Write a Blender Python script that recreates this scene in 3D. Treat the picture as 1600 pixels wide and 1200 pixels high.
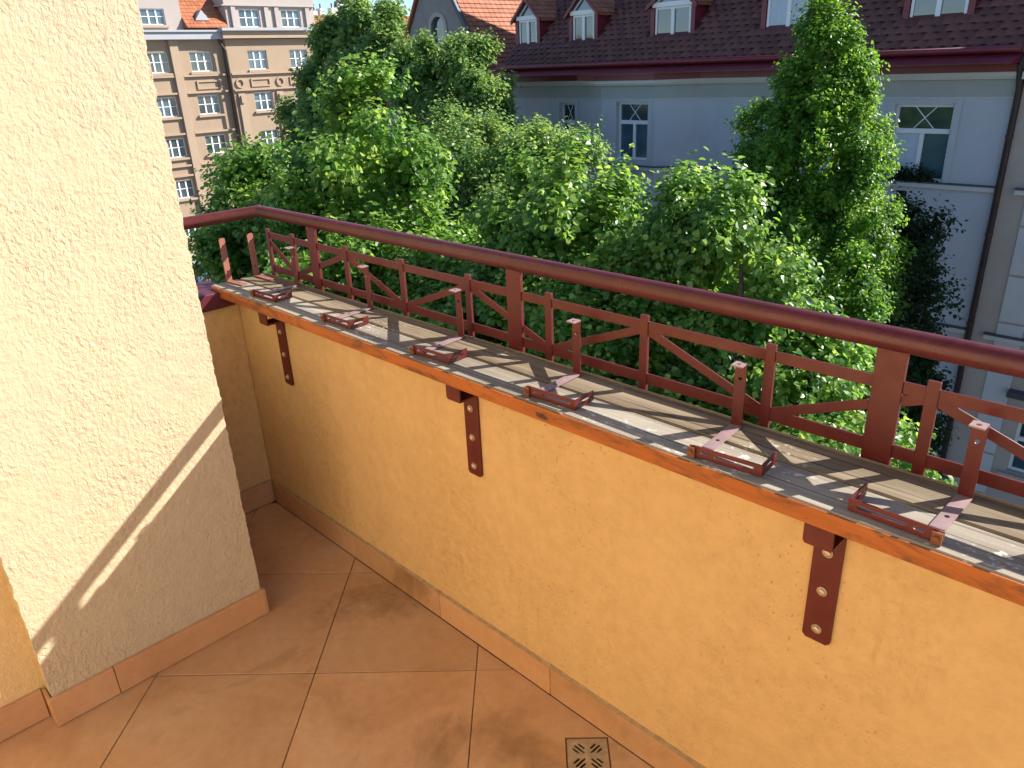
import bpy, math, random
import numpy as np
from mathutils import Vector, Matrix, noise
from mathutils.geometry import delaunay_2d_cdt

random.seed(7)
RNG = np.random.default_rng(11)
PI = math.pi
scene = bpy.context.scene
COL = scene.collection
for o in list(bpy.data.objects):
    bpy.data.objects.remove(o)

# ------------------------------------------------------------------ camera, sky, sun, exposure
CAM = Vector((2.4931, -1.0993, 1.5372))
YAW, PITCH, ROLL, FPX = 2.371, -0.401, -0.0435, 1177.45
fw = Vector((math.cos(YAW) * math.cos(PITCH), math.sin(YAW) * math.cos(PITCH), math.sin(PITCH)))
rt = Vector((math.sin(YAW), -math.cos(YAW), 0))
up = rt.cross(fw)
rt2 = math.cos(ROLL) * rt + math.sin(ROLL) * up
up2 = -math.sin(ROLL) * rt + math.cos(ROLL) * up
cam_data = bpy.data.cameras.new('camera')
cam_data.sensor_fit = 'HORIZONTAL'
cam_data.sensor_width = 36.0
cam_data.lens = 36.0 * FPX / 1600.0
cam_data.clip_start = 0.05
cam_data.clip_end = 3000
cam = bpy.data.objects.new('camera', cam_data)
m = Matrix((rt2, up2, -fw)).transposed().to_4x4()
m.translation = CAM
cam.matrix_world = m
COL.objects.link(cam)
scene.camera = cam

SUN_AZ, SUN_EL = math.radians(57.8), math.radians(33.1)
world = bpy.data.worlds.new('World')
scene.world = world
world.use_nodes = True
wn = world.node_tree.nodes
bg = wn['Background']
sky = wn.new('ShaderNodeTexSky')
sky.sky_type = 'NISHITA'
sky.sun_disc = False
sky.sun_elevation = SUN_EL
sky.sun_rotation = PI / 2 - SUN_AZ
sky.air_density = 0.7
sky.dust_density = 0.1
sky.ozone_density = 3.0
world.node_tree.links.new(sky.outputs[0], bg.inputs[0])
bg.inputs[1].default_value = 0.098

sl = bpy.data.lights.new('sun', 'SUN')
sl.energy = 5.0
sl.angle = math.radians(0.53)
sl.color = (1.0, 0.945, 0.865)
so = bpy.data.objects.new('sun', sl)
so.rotation_euler = Vector((math.cos(SUN_EL) * math.cos(SUN_AZ), math.cos(SUN_EL) * math.sin(SUN_AZ), math.sin(SUN_EL))).to_track_quat('Z', 'Y').to_euler()
so.location = (20, 20, 20)
COL.objects.link(so)

scene.view_settings.view_transform = 'Standard'
scene.view_settings.look = 'None'
scene.view_settings.exposure = 1.15
scene.view_settings.gamma = 1.0
scene.view_settings.use_curve_mapping = False
scene.render.engine = 'CYCLES'
scene.cycles.max_bounces = 8
scene.cycles.diffuse_bounces = 5
scene.cycles.use_denoising = True


# ------------------------------------------------------------------ materials
def nodes_of(name):
    mt = bpy.data.materials.new(name)
    mt.use_nodes = True
    nt = mt.node_tree
    return mt, nt, nt.nodes, nt.links, nt.nodes['Principled BSDF']


def vscale(nt, scale, coord='Object'):
    tc = nt.nodes.new('ShaderNodeTexCoord')
    mp = nt.nodes.new('ShaderNodeMapping')
    mp.inputs['Scale'].default_value = scale if isinstance(scale, tuple) else (scale,) * 3
    nt.links.new(tc.outputs[coord], mp.inputs[0])
    return mp.outputs[0]


def noise_n(nt, scale, detail=4, rough=0.55, vec=None, dist=0.0):
    n = nt.nodes.new('ShaderNodeTexNoise')
    n.inputs['Scale'].default_value = 1.0
    n.inputs['Detail'].default_value = detail
    n.inputs['Roughness'].default_value = rough
    n.inputs['Distortion'].default_value = dist
    nt.links.new(vec if vec is not None else vscale(nt, scale), n.inputs['Vector'])
    return n.outputs['Fac']


def ramp(nt, fac, stops, interp='LINEAR'):
    r = nt.nodes.new('ShaderNodeValToRGB')
    r.color_ramp.interpolation = interp
    while len(r.color_ramp.elements) < len(stops):
        r.color_ramp.elements.new(0.5)
    for e, (p, c) in zip(r.color_ramp.elements, stops):
        e.position = p
        e.color = (*c, 1) if isinstance(c, tuple) else (c, c, c, 1)
    nt.links.new(fac, r.inputs[0])
    return r.outputs[0]


def mix(nt, fac, a, b, mode='MIX'):
    n = nt.nodes.new('ShaderNodeMix')
    n.data_type = 'RGBA'
    n.blend_type = mode
    for sock, v in ((n.inputs[0], fac), (n.inputs[6], a), (n.inputs[7], b)):
        if isinstance(v, (int, float)):
            sock.default_value = v
        elif isinstance(v, tuple):
            sock.default_value = (*v, 1)
        else:
            nt.links.new(v, sock)
    return n.outputs[2]


def math_n(nt, op, a, b=0.0):
    n = nt.nodes.new('ShaderNodeMath')
    n.operation = op
    for sock, v in ((n.inputs[0], a), (n.inputs[1], b)):
        if isinstance(v, (int, float)):
            sock.default_value = v
        else:
            nt.links.new(v, sock)
    return n.outputs[0]


def bump(nt, bs, height, strength, dist=0.01, prev=None):
    b = nt.nodes.new('ShaderNodeBump')
    b.inputs['Strength'].default_value = strength
    b.inputs['Distance'].default_value = dist
    nt.links.new(height, b.inputs['Height'])
    if prev is not None:
        nt.links.new(prev, b.inputs['Normal'])
    nt.links.new(b.outputs[0], bs.inputs['Normal'])
    return b.outputs[0]


def simple(name, col, rough=0.6, var=0.12, scale=6.0, spec=0.4, bscale=None, bstr=0.2, metallic=0.0, bdist=0.01, dirt=None):
    mt, nt, N, L, bs = nodes_of(name)
    f = noise_n(nt, scale, 6, 0.6)
    c = ramp(nt, f, [(0.25, tuple(x * (1 - var) for x in col)), (0.75, tuple(min(1, x * (1 + var)) for x in col))])
    if dirt:
        g = noise_n(nt, dirt[1], 8, 0.7)
        c = mix(nt, ramp(nt, g, [(dirt[2], 0.0), (min(1, dirt[2] + 0.18), 1.0)]), c, dirt[0])
    L.new(c, bs.inputs['Base Color'])
    bs.inputs['Roughness'].default_value = rough
    bs.inputs['Specular IOR Level'].default_value = spec
    bs.inputs['Metallic'].default_value = metallic
    if bscale:
        bump(nt, bs, noise_n(nt, bscale, 5, 0.6), bstr, bdist)
    return mt


MAT = {}


def stucco(name, col, col2, fine, coarse, stain=None):
    mt, nt, N, L, bs = nodes_of(name)
    big = noise_n(nt, 2.6, 5, 0.6)
    c = ramp(nt, big, [(0.35, col), (0.7, col2)])
    med = noise_n(nt, 34, 4, 0.6)
    c = mix(nt, 0.35, c, ramp(nt, med, [(0.3, tuple(x * 0.84 for x in col)), (0.7, tuple(min(1, x * 1.1) for x in col2))]))
    if stain:
        g = noise_n(nt, (3.0, 3.0, 1.2), 9, 0.75, dist=0.6)
        sp = noise_n(nt, 55, 5, 0.7)
        fac = math_n(nt, 'MULTIPLY', ramp(nt, g, [(0.48, 0.0), (0.72, 1.0)]), ramp(nt, sp, [(0.45, 0.15), (0.68, 1.0)]))
        c = mix(nt, math_n(nt, 'MULTIPLY', fac, 0.6), c, stain)
        pit = noise_n(nt, 120, 2, 0.5)
        area_ = ramp(nt, noise_n(nt, 2.2, 3, 0.5), [(0.45, 0.0), (0.62, 0.75)])
        c = mix(nt, math_n(nt, 'MULTIPLY', ramp(nt, pit, [(0.66, 0.0), (0.72, 1.0)]), area_), c, stain)
        run = noise_n(nt, (26, 26, 1.6), 5, 0.65)
        rm_ = ramp(nt, noise_n(nt, (1.3, 1.3, 3.0), 3, 0.5), [(0.48, 0.0), (0.68, 0.8)])
        c = mix(nt, math_n(nt, 'MULTIPLY', ramp(nt, run, [(0.60, 0.0), (0.72, 1.0)]), rm_), c, tuple(x * 1.25 for x in stain))
    L.new(c, bs.inputs['Base Color'])
    bs.inputs['Roughness'].default_value = 0.92
    bs.inputs['Specular IOR Level'].default_value = 0.15
    v = vscale(nt, (105, 105, 75))
    n1 = noise_n(nt, 0, 3, 0.55, vec=v, dist=0.5)
    n2 = noise_n(nt, 260, 3, 0.6)
    n3 = noise_n(nt, 22, 4, 0.6)
    b1 = bump(nt, bs, n3, coarse, 0.012)
    b2 = bump(nt, bs, n1, fine, 0.006, b1)
    bump(nt, bs, n2, fine * 0.6, 0.002, b2)
    vary = ramp(nt, noise_n(nt, 4.5, 3, 0.5), [(0.32, fine * 0.35), (0.62, fine * 1.15)])
    for nd in N:
        if nd.type == 'BUMP' and abs(nd.inputs['Distance'].default_value - 0.006) < 1e-6:
            L.new(vary, nd.inputs['Strength'])
    return mt


MAT['pillar'] = stucco('cream_stucco', (0.50, 0.42, 0.29), (0.55, 0.445, 0.285), 0.85, 0.2)
MAT['wall'] = stucco('ochre_stucco', (0.595, 0.385, 0.17), (0.65, 0.43, 0.195), 0.42, 0.25, stain=(0.34, 0.18, 0.07))
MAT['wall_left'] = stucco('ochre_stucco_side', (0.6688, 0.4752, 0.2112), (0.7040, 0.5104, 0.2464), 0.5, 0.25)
MAT['house'] = stucco('house_stucco', (0.66, 0.55, 0.38), (0.70, 0.58, 0.40), 0.4, 0.25)


def ceramic(name, base, dark, light, rough):
    mt, nt, N, L, bs = nodes_of(name)
    oi = N.new('ShaderNodeObjectInfo')
    geo = N.new('ShaderNodeNewGeometry')
    f = noise_n(nt, 0, 8, 0.62, vec=None if False else vscale_world(nt, 3.2), dist=0.7)
    c = ramp(nt, f, [(0.28, dark), (0.5, base), (0.72, light)])
    g = noise_n(nt, 0, 6, 0.7, vec=vscale_world(nt, 30))
    c = mix(nt, 0.35, c, ramp(nt, g, [(0.3, tuple(x * 0.72 for x in base)), (0.75, light)]))
    st = noise_n(nt, 0, 8, 0.7, vec=vscale_world(nt, 1.9), dist=0.4)
    c = mix(nt, ramp(nt, st, [(0.56, 0.0), (0.72, 0.7)]), c, tuple(x * 0.45 for x in dark))
    rv = ramp(nt, oi.outputs['Random'], [(0, 0.78), (1, 1.0)])
    c = mix(nt, 1.0, c, rv, 'MULTIPLY')
    L.new(c, bs.inputs['Base Color'])
    bs.inputs['Roughness'].default_value = rough
    bs.inputs['Specular IOR Level'].default_value = 0.35
    bump(nt, bs, g, 0.08, 0.002)
    return mt


def vscale_world(nt, s):
    geo = nt.nodes.new('ShaderNodeNewGeometry')
    mp = nt.nodes.new('ShaderNodeMapping')
    mp.inputs['Scale'].default_value = s if isinstance(s, tuple) else (s,) * 3
    nt.links.new(geo.outputs['Position'], mp.inputs[0])
    return mp.outputs[0]


MAT['tile'] = ceramic('terracotta_tile', (0.63, 0.355, 0.165), (0.44, 0.225, 0.085), (0.70, 0.45, 0.25), 0.5)
MAT['skirt'] = ceramic('terracotta_skirting', (0.5890, 0.3182, 0.1472), (0.4560, 0.2280, 0.0950), (0.6460, 0.3895, 0.2090), 0.5)
MAT['grout'] = simple('grout', (0.20, 0.12, 0.065), 0.95, 0.4, 40, bscale=150, bstr=0.3, bdist=0.003, dirt=((0.05, 0.03, 0.02), 6, 0.45))
MAT['mortar'] = simple('mortar', (0.33, 0.22, 0.11), 0.95, 0.3, 60, bscale=200, bstr=0.3, bdist=0.003)


def painted_metal(name, col, rough=0.42, rust=True):
    mt, nt, N, L, bs = nodes_of(name)
    f = noise_n(nt, 18, 6, 0.65)
    c = ramp(nt, f, [(0.3, tuple(x * 0.8 for x in col)), (0.7, tuple(x * 1.2 for x in col))])
    if rust:
        g = noise_n(nt, 26, 8, 0.75)
        c = mix(nt, ramp(nt, g, [(0.66, 0.0), (0.74, 0.8)]), c, (0.16, 0.06, 0.025))
    L.new(c, bs.inputs['Base Color'])
    rr = noise_n(nt, 40, 4, 0.6)
    bs.inputs['Coat Weight'].default_value = 0.1
    bs.inputs['Coat Roughness'].default_value = 0.38
    L.new(ramp(nt, rr, [(0.3, rough - 0.08), (0.7, rough + 0.12)]), bs.inputs['Roughness'])
    bs.inputs['Specular IOR Level'].default_value = 0.45
    bump(nt, bs, noise_n(nt, 60, 4, 0.6), 0.12, 0.003)
    return mt


MAT['red'] = painted_metal('red_paint_metal', (0.100, 0.0105, 0.0075))
MAT['rail'] = painted_metal('handrail_paint', (0.088, 0.015, 0.015), 0.32)
MAT['sunlit_red'] = painted_metal('sunlit_red_paint', (0.2700, 0.0945, 0.0630), 0.55)  # lighter red puts the sunlight on the shelf-end bars into their colour
MAT['chalky_sunlit'] = painted_metal('chalky_sunlit_paint', (0.27, 0.18, 0.18), 0.5)  # pale pink paints chalky wear and the sun highlight onto upward holder faces
MAT['rust'] = painted_metal('rusty_metal', (0.17, 0.06, 0.025), 0.7)
MAT['coping'] = painted_metal('coping_paint', (0.085, 0.012, 0.02), 0.45, False)
MAT['bolt'] = simple('bolt_metal', (0.55, 0.45, 0.33), 0.35, 0.3, 60, metallic=0.7)


def wood_grey(name, k):
    mt, nt, N, L, bs = nodes_of(name)
    f = noise_n(nt, (1.6, 60, 40), 8, 0.65, dist=0.3)
    c = ramp(nt, f, [(0.25, (0.06, 0.044, 0.03)), (0.48, (0.26, 0.22, 0.165)), (0.75, (0.50, 0.44, 0.355))])
    big = noise_n(nt, (2.2, 9, 9), 5, 0.6)
    c = mix(nt, 0.45, c, ramp(nt, big, [(0.3, (0.13, 0.095, 0.06)), (0.7, (0.46, 0.42, 0.35))]))
    cr = noise_n(nt, (1.0, 150, 60), 4, 0.6, dist=0.2)
    c = mix(nt, ramp(nt, cr, [(0.58, 0.0), (0.66, 0.85)]), c, (0.045, 0.033, 0.022))
    fl = noise_n(nt, (45, 70, 40), 6, 0.75)
    patch = noise_n(nt, (3.4, 7, 5), 3, 0.5)
    fac = math_n(nt, 'MULTIPLY', ramp(nt, fl, [(0.56, 0.0), (0.6, 1.0)]), ramp(nt, patch, [(0.56, 0.0), (0.64, 1.0)]))
    c = mix(nt, fac, c, (0.62, 0.60, 0.54))
    c = mix(nt, 1.0, c, k, 'MULTIPLY')
    L.new(c, bs.inputs['Base Color'])
    bs.inputs['Roughness'].default_value = 0.85
    bs.inputs['Specular IOR Level'].default_value = 0.2
    b1 = bump(nt, bs, f, 0.5, 0.004)
    bump(nt, bs, math_n(nt, 'ADD', math_n(nt, 'MULTIPLY', cr, -1.0), fac), 0.3, 0.003, b1)
    return mt


def orange_wood():
    mt, nt, N, L, bs = nodes_of('orange_painted_wood')
    f = noise_n(nt, (4, 40, 60), 6, 0.65)
    c = ramp(nt, f, [(0.3, (0.32, 0.082, 0.009)), (0.7, (0.45, 0.128, 0.017))])
    g = noise_n(nt, (7, 20, 26), 8, 0.75, dist=0.8)
    c = mix(nt, ramp(nt, g, [(0.50, 0.0), (0.66, 0.9)]), c, (0.10, 0.04, 0.012))
    k = noise_n(nt, (16, 30, 40), 3, 0.5)
    c = mix(nt, ramp(nt, k, [(0.66, 0.0), (0.70, 0.9)]), c, (0.035, 0.018, 0.01))
    L.new(c, bs.inputs['Base Color'])
    bs.inputs['Roughness'].default_value = 0.55
    bump(nt, bs, f, 0.25, 0.003)
    return mt


MAT['wood'] = wood_grey('weathered_wood', (1.0, 1.0, 1.0))
MAT['wood_brown'] = wood_grey('brown_weathered_wood', (0.72, 0.64, 0.54))
MAT['orange'] = orange_wood()
MAT['drain'] = simple('drain_metal', (0.42, 0.32, 0.20), 0.5, 0.3, 50, metallic=0.1, dirt=((0.10, 0.06, 0.03), 40, 0.6))
MAT['dark'] = simple('dark_hollow', (0.012, 0.01, 0.008), 0.9, 0.2, 8)


def leaf_mat(name, dark, mid, light, trans, under, gloss=0.38):
    mt, nt, N, L, bs = nodes_of(name)
    geo = N.new('ShaderNodeNewGeometry')
    oi = N.new('ShaderNodeObjectInfo')
    r = math_n(nt, 'FRACT', math_n(nt, 'ADD', geo.outputs['Random Per Island'], oi.outputs['Random']))
    c = ramp(nt, r, [(0.0, dark), (0.55, mid), (0.93, light), (1.0, tuple(min(1, x * 1.6) for x in light))])
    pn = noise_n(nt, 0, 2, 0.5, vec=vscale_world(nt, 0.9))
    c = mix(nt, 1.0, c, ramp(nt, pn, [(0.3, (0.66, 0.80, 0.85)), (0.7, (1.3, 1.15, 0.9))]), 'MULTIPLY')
    c2 = mix(nt, geo.outputs['Backfacing'], c, under)
    L.new(c2, bs.inputs['Base Color'])
    bs.inputs['Roughness'].default_value = gloss
    bs.inputs['Specular IOR Level'].default_value = 0.42
    tr = N.new('ShaderNodeBsdfTranslucent')
    L.new(mix(nt, 0.5, mix(nt, 1.0, c, (3.2, 2.6, 2.2), 'MULTIPLY'), trans), tr.inputs[0])
    ms = N.new('ShaderNodeMixShader')
    ms.inputs[0].default_value = 0.46
    L.new(bs.outputs[0], ms.inputs[1])
    L.new(tr.outputs[0], ms.inputs[2])
    L.new(ms.outputs[0], N['Material Output'].inputs[0])
    return mt


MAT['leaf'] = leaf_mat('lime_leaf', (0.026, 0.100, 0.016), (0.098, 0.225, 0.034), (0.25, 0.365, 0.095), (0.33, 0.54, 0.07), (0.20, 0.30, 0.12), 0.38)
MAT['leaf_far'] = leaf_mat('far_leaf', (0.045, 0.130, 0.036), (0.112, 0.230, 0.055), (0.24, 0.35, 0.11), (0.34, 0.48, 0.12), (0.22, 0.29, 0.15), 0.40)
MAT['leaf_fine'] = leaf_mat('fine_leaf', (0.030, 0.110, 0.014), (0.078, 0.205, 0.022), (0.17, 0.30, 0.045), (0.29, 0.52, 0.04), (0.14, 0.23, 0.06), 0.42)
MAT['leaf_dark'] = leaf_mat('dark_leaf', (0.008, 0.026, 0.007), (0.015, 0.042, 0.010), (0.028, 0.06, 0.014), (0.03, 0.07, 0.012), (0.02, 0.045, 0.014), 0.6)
MAT['bark'] = simple('bark', (0.10, 0.075, 0.055), 0.9, 0.4, 12, bscale=30, bstr=0.8, bdist=0.03)

MAT['pale'] = simple('pale_render', (0.5016, 0.5148, 0.5544), 0.9, 0.06, 0.7, bscale=30, bstr=0.15, dirt=((0.4312, 0.4444, 0.4752), 0.5, 0.58))
_nt = MAT['pale'].node_tree
_bs = _nt.nodes['Principled BSDF']
_src = _bs.inputs['Base Color'].links[0].from_socket
_stk = noise_n(_nt, (1.6, 1.6, 0.4), 7, 0.7, dist=0.8)
_c = mix(_nt, ramp(_nt, _stk, [(0.5, 0.0), (0.75, 0.35)]), _src, (0.36, 0.36, 0.37))
_nt.links.new(_c, _bs.inputs['Base Color'])
MAT['pale_trim'] = simple('pale_trim', (0.5808, 0.5720, 0.5632), 0.85, 0.05, 2)
MAT['surround'] = simple('window_surround_render', (0.5016, 0.5104, 0.5368), 0.85, 0.05, 2)
MAT['frieze'] = simple('grey_frieze', (0.3872, 0.3960, 0.3784), 0.9, 0.07, 1.0)
MAT['ledge'] = simple('dark_ledge_sheet', (0.07, 0.075, 0.09), 0.5, 0.15, 3)
MAT['cladding'] = simple('red_sheet_metal', (0.1785, 0.0187, 0.0272), 0.42, 0.18, 2.5, spec=0.5)
MAT['white'] = simple('white_frame', (0.82, 0.82, 0.82), 0.45, 0.03, 5)
MAT['beige'] = simple('beige_render', (0.4675, 0.3910, 0.3315), 0.9, 0.08, 1.2, bscale=30, bstr=0.1)
MAT['pipe'] = simple('brown_pipe', (0.055, 0.035, 0.03), 0.5, 0.2, 4)
MAT['curtain'] = simple('curtain', (0.55, 0.60, 0.68), 0.8, 0.1, 6)
MAT['plant'] = simple('window_plant', (0.03, 0.07, 0.02), 0.6, 0.4, 20)


def glass_mat(name, col, rough=0.06):
    mt, nt, N, L, bs = nodes_of(name)
    f = noise_n(nt, 0.9, 2, 0.5)
    L.new(ramp(nt, f, [(0.3, tuple(x * 0.5 for x in col)), (0.7, tuple(x * 1.5 for x in col))]), bs.inputs['Base Color'])
    bs.inputs['Roughness'].default_value = rough
    bs.inputs['Specular IOR Level'].default_value = 0.8
    bs.inputs['IOR'].default_value = 1.6
    return mt


MAT['glass'] = glass_mat('window_glass', (0.045, 0.07, 0.08))
MAT['glass_blue'] = glass_mat('window_glass_blue', (0.05, 0.10, 0.14), 0.12)


def roof_mat(name, a, b, moss):
    mt, nt, N, L, bs = nodes_of(name)
    geo = N.new('ShaderNodeNewGeometry')
    oi = N.new('ShaderNodeObjectInfo')
    r = math_n(nt, 'FRACT', math_n(nt, 'ADD', geo.outputs['Random Per Island'], oi.outputs['Random']))
    c = ramp(nt, r, [(0.0, a), (1.0, b)])
    g = noise_n(nt, 0, 5, 0.6, vec=vscale_world(nt, 1.4))
    c = mix(nt, ramp(nt, g, [(0.55, 0.0), (0.75, 0.5)]), c, moss)
    L.new(c, bs.inputs['Base Color'])
    bs.inputs['Roughness'].default_value = 0.6
    bs.inputs['Specular IOR Level'].default_value = 0.4
    return mt


MAT['roof_tile'] = roof_mat('brown_roof_tile', (0.0989, 0.0361, 0.0327), (0.1634, 0.0619, 0.0516), (0.0731, 0.0344, 0.0344))
MAT['roof_orange'] = roof_mat('orange_roof_tile', (0.3040, 0.1000, 0.0440), (0.4160, 0.1520, 0.0720), (0.2400, 0.0880, 0.0480))
MAT['tan'] = simple('tan_render', (0.36, 0.262, 0.178), 0.9, 0.07, 0.6, dirt=((0.29, 0.205, 0.14), 0.35, 0.56))
MAT['tan_trim'] = simple('tan_trim', (0.39, 0.288, 0.20), 0.9, 0.06, 1)
MAT['tan_cornice'] = simple('grey_cornice', (0.3784, 0.3870, 0.4042), 0.85, 0.05, 1)
MAT['tan_attic'] = simple('attic_render', (0.4042, 0.3526, 0.3182), 0.9, 0.05, 1)
MAT['gable'] = simple('grey_gable', (0.2580, 0.2408, 0.2236), 0.95, 0.12, 1.5)
MAT['far_wall'] = simple('far_white_wall', (0.6480, 0.6120, 0.5760), 0.9, 0.06, 1)
MAT['pot'] = simple('chimney_pot', (0.08, 0.08, 0.09), 0.7, 0.2, 3)
MAT['asphalt'] = simple('asphalt', (0.055, 0.055, 0.058), 0.9, 0.2, 3, bscale=40, bstr=0.3)
MAT['paving'] = simple('paving', (0.40, 0.38, 0.36), 0.9, 0.12, 2, bscale=20, bstr=0.2)
MAT['kerb'] = simple('kerb_stone', (0.36, 0.35, 0.33), 0.85, 0.1, 4)
MAT['ground'] = simple('ground_soil', (0.17, 0.15, 0.12), 0.95, 0.2, 0.5)


# ------------------------------------------------------------------ geometry helpers
class MB:
    def __init__(self):
        self.v, self.f = [], []

    def add(self, vs, fs):
        b = len(self.v)
        self.v += [tuple(p) for p in vs]
        self.f += [tuple(b + i for i in f) for f in fs]
        return self

    def box(self, x0, x1, y0, y1, z0, z1):
        vs = [(x0, y0, z0), (x1, y0, z0), (x1, y1, z0), (x0, y1, z0), (x0, y0, z1), (x1, y0, z1), (x1, y1, z1), (x0, y1, z1)]
        return self.add(vs, [(0, 3, 2, 1), (4, 5, 6, 7), (0, 1, 5, 4), (1, 2, 6, 5), (2, 3, 7, 6), (3, 0, 4, 7)])

    def prism(self, poly, axis, a, b):
        """poly: 2d points; extruded along axis from a to b. axis x: (y,z); y: (x,z); z: (x,y)"""
        def P(p, t):
            return {'x': (t, p[0], p[1]), 'y': (p[0], t, p[1]), 'z': (p[0], p[1], t)}[axis]
        n = len(poly)
        vs = [P(p, a) for p in poly] + [P(p, b) for p in poly]
        fs = [tuple(range(n - 1, -1, -1)), tuple(range(n, 2 * n))]
        fs += [(i, (i + 1) % n, n + (i + 1) % n, n + i) for i in range(n)]
        return self.add(vs, fs)

    def bar(self, p, q, w, t, nrm=(0, 1, 0)):
        """flat bar from p to q, width w in the plane perpendicular to nrm, thickness t along nrm"""
        p, q, nrm = Vector(p), Vector(q), Vector(nrm).normalized()
        d = (q - p).normalized()
        s = d.cross(nrm).normalized() * (w / 2)
        k = nrm * (t / 2)
        vs = [p - s - k, p + s - k, p + s + k, p - s + k, q - s - k, q + s - k, q + s + k, q - s + k]
        return self.add(vs, [(0, 3, 2, 1), (4, 5, 6, 7), (0, 1, 5, 4), (1, 2, 6, 5), (2, 3, 7, 6), (3, 0, 4, 7)])

    def tube(self, pts, rad, n=10, cap=True):
        pts = [Vector(p) for p in pts]
        rs = rad if isinstance(rad, (list, tuple)) else [rad] * len(pts)
        rings = []
        ref = Vector((0, 0, 1))
        for i, p in enumerate(pts):
            if i == 0:
                t = pts[1] - pts[0]
            elif i == len(pts) - 1:
                t = pts[-1] - pts[-2]
            else:
                t = (pts[i + 1] - p).normalized() + (p - pts[i - 1]).normalized()
            t.normalize()
            rf = ref if abs(t.dot(ref)) < 0.95 else Vector((1, 0, 0))
            a = t.cross(rf).normalized()
            b = a.cross(t)
            k = 1.0
            if 0 < i < len(pts) - 1:
                c = (pts[i + 1] - p).normalized().dot((p - pts[i - 1]).normalized())
                k = 1 / max(0.5, math.sqrt((1 + c) / 2))
                bi = ((pts[i + 1] - p).normalized() - (p - pts[i - 1]).normalized())
            ring = []
            for j in range(n):
                an = 2 * PI * j / n
                o = a * math.cos(an) + b * math.sin(an)
                if k > 1.001:
                    bn = bi.normalized()
                    o = o + bn * (o.dot(bn)) * (k - 1)
                ring.append(p + o * rs[i])
            rings.append(ring)
        vs = [q for r in rings for q in r]
        fs = []
        for i in range(len(rings) - 1):
            for j in range(n):
                fs.append((i * n + j, i * n + (j + 1) % n, (i + 1) * n + (j + 1) % n, (i + 1) * n + j))
        if cap:
            fs.append(tuple(range(n - 1, -1, -1)))
            fs.append(tuple(range(len(vs) - n, len(vs))))
        return self.add(vs, fs)

    def plate(self, outer, holes, O, U, V, t):
        """flat plate with real holes: 2d outline and holes in the frame O + u*U + v*V, thickness t along UxV"""
        O, U, V = Vector(O), Vector(U).normalized(), Vector(V).normalized()
        W = U.cross(V) * t
        pts, edges = [], []
        for lp in [outer] + list(holes):
            b = len(pts)
            pts += [Vector(p) for p in lp]
            edges += [(b + i, b + (i + 1) % len(lp)) for i in range(len(lp))]
        r = delaunay_2d_cdt(pts, edges, [], 1, 1e-7)
        tri = []

        def inside(p, lp):
            c = False
            j = len(lp) - 1
            for i in range(len(lp)):
                if (lp[i][1] > p[1]) != (lp[j][1] > p[1]) and p[0] < (lp[j][0] - lp[i][0]) * (p[1] - lp[i][1]) / (lp[j][1] - lp[i][1]) + lp[i][0]:
                    c = not c
                j = i
            return c
        for f in r[2]:
            cx = sum(r[0][i][0] for i in f) / len(f)
            cy = sum(r[0][i][1] for i in f) / len(f)
            if not any(inside((cx, cy), h) for h in holes):
                tri.append(tuple(f))
        n = len(r[0])
        vs = [O + U * p[0] + V * p[1] for p in r[0]]
        vs = [v + W for v in vs] + vs
        fs = [f for f in tri] + [tuple(n + i for i in reversed(f)) for f in tri]
        cnt = {}
        for f in tri:
            for i in range(len(f)):
                e = (f[i], f[(i + 1) % len(f)])
                cnt[e] = 1
        for (a, b) in cnt:
            if (b, a) not in cnt:
                fs.append((b, a, n + a, n + b))
        return self.add(vs, fs)

    def build(self, name, mat, parent=None, smooth=False, bevel=0.0, local=False, **props):
        off = Vector((0, 0, 0))
        if parent is not None and not local:
            q = parent
            while q is not None:
                off += Vector(q.location)
                q = q.parent
        me = bpy.data.meshes.new(name)
        me.from_pydata([(x - off.x, y - off.y, z - off.z) for x, y, z in self.v], [], self.f)
        me.materials.append(mat)
        if smooth:
            me.polygons.foreach_set('use_smooth', [True] * len(me.polygons))
        me.update()
        o = bpy.data.objects.new(name, me)
        COL.objects.link(o)
        if parent is not None:
            o.parent = parent
        if bevel:
            b = o.modifiers.new('bevel', 'BEVEL')
            b.width = bevel
            b.segments = 2
            b.limit_method = 'ANGLE'
        for k, v in props.items():
            o[k] = v
        return o


def thing(name, label, cat, loc=(0, 0, 0), group=None):
    o = bpy.data.objects.new(name, None)
    o.empty_display_size = 0.1
    COL.objects.link(o)
    o.location = loc
    o['label'] = label
    o['category'] = cat
    if group:
        o['group'] = group
    return o


def tag(o, label, cat, group=None):
    o['label'] = label
    o['category'] = cat
    if group:
        o['group'] = group
    return o


def copy_tree(o, parent=None):
    c = o.copy()
    COL.objects.link(c)
    if parent is not None:
        c.parent = parent
    for ch in list(o.children):
        copy_tree(ch, c)
    return c


def circle(cx, cy, r, n=10):
    return [(cx + r * math.cos(2 * PI * i / n), cy + r * math.sin(2 * PI * i / n)) for i in range(n)]


def slot(x0, x1, yc, h, ang=0.0):
    """rounded slot outline"""
    r = h / 2
    pts = [(x1 - r + r * math.cos(a), yc + r * math.sin(a)) for a in (-PI / 2, -PI / 4, 0, PI / 4, PI / 2)]
    pts += [(x0 + r + r * math.cos(a), yc + r * math.sin(a)) for a in (PI / 2, 3 * PI / 4, PI, 5 * PI / 4, 3 * PI / 2)]
    return pts


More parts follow.
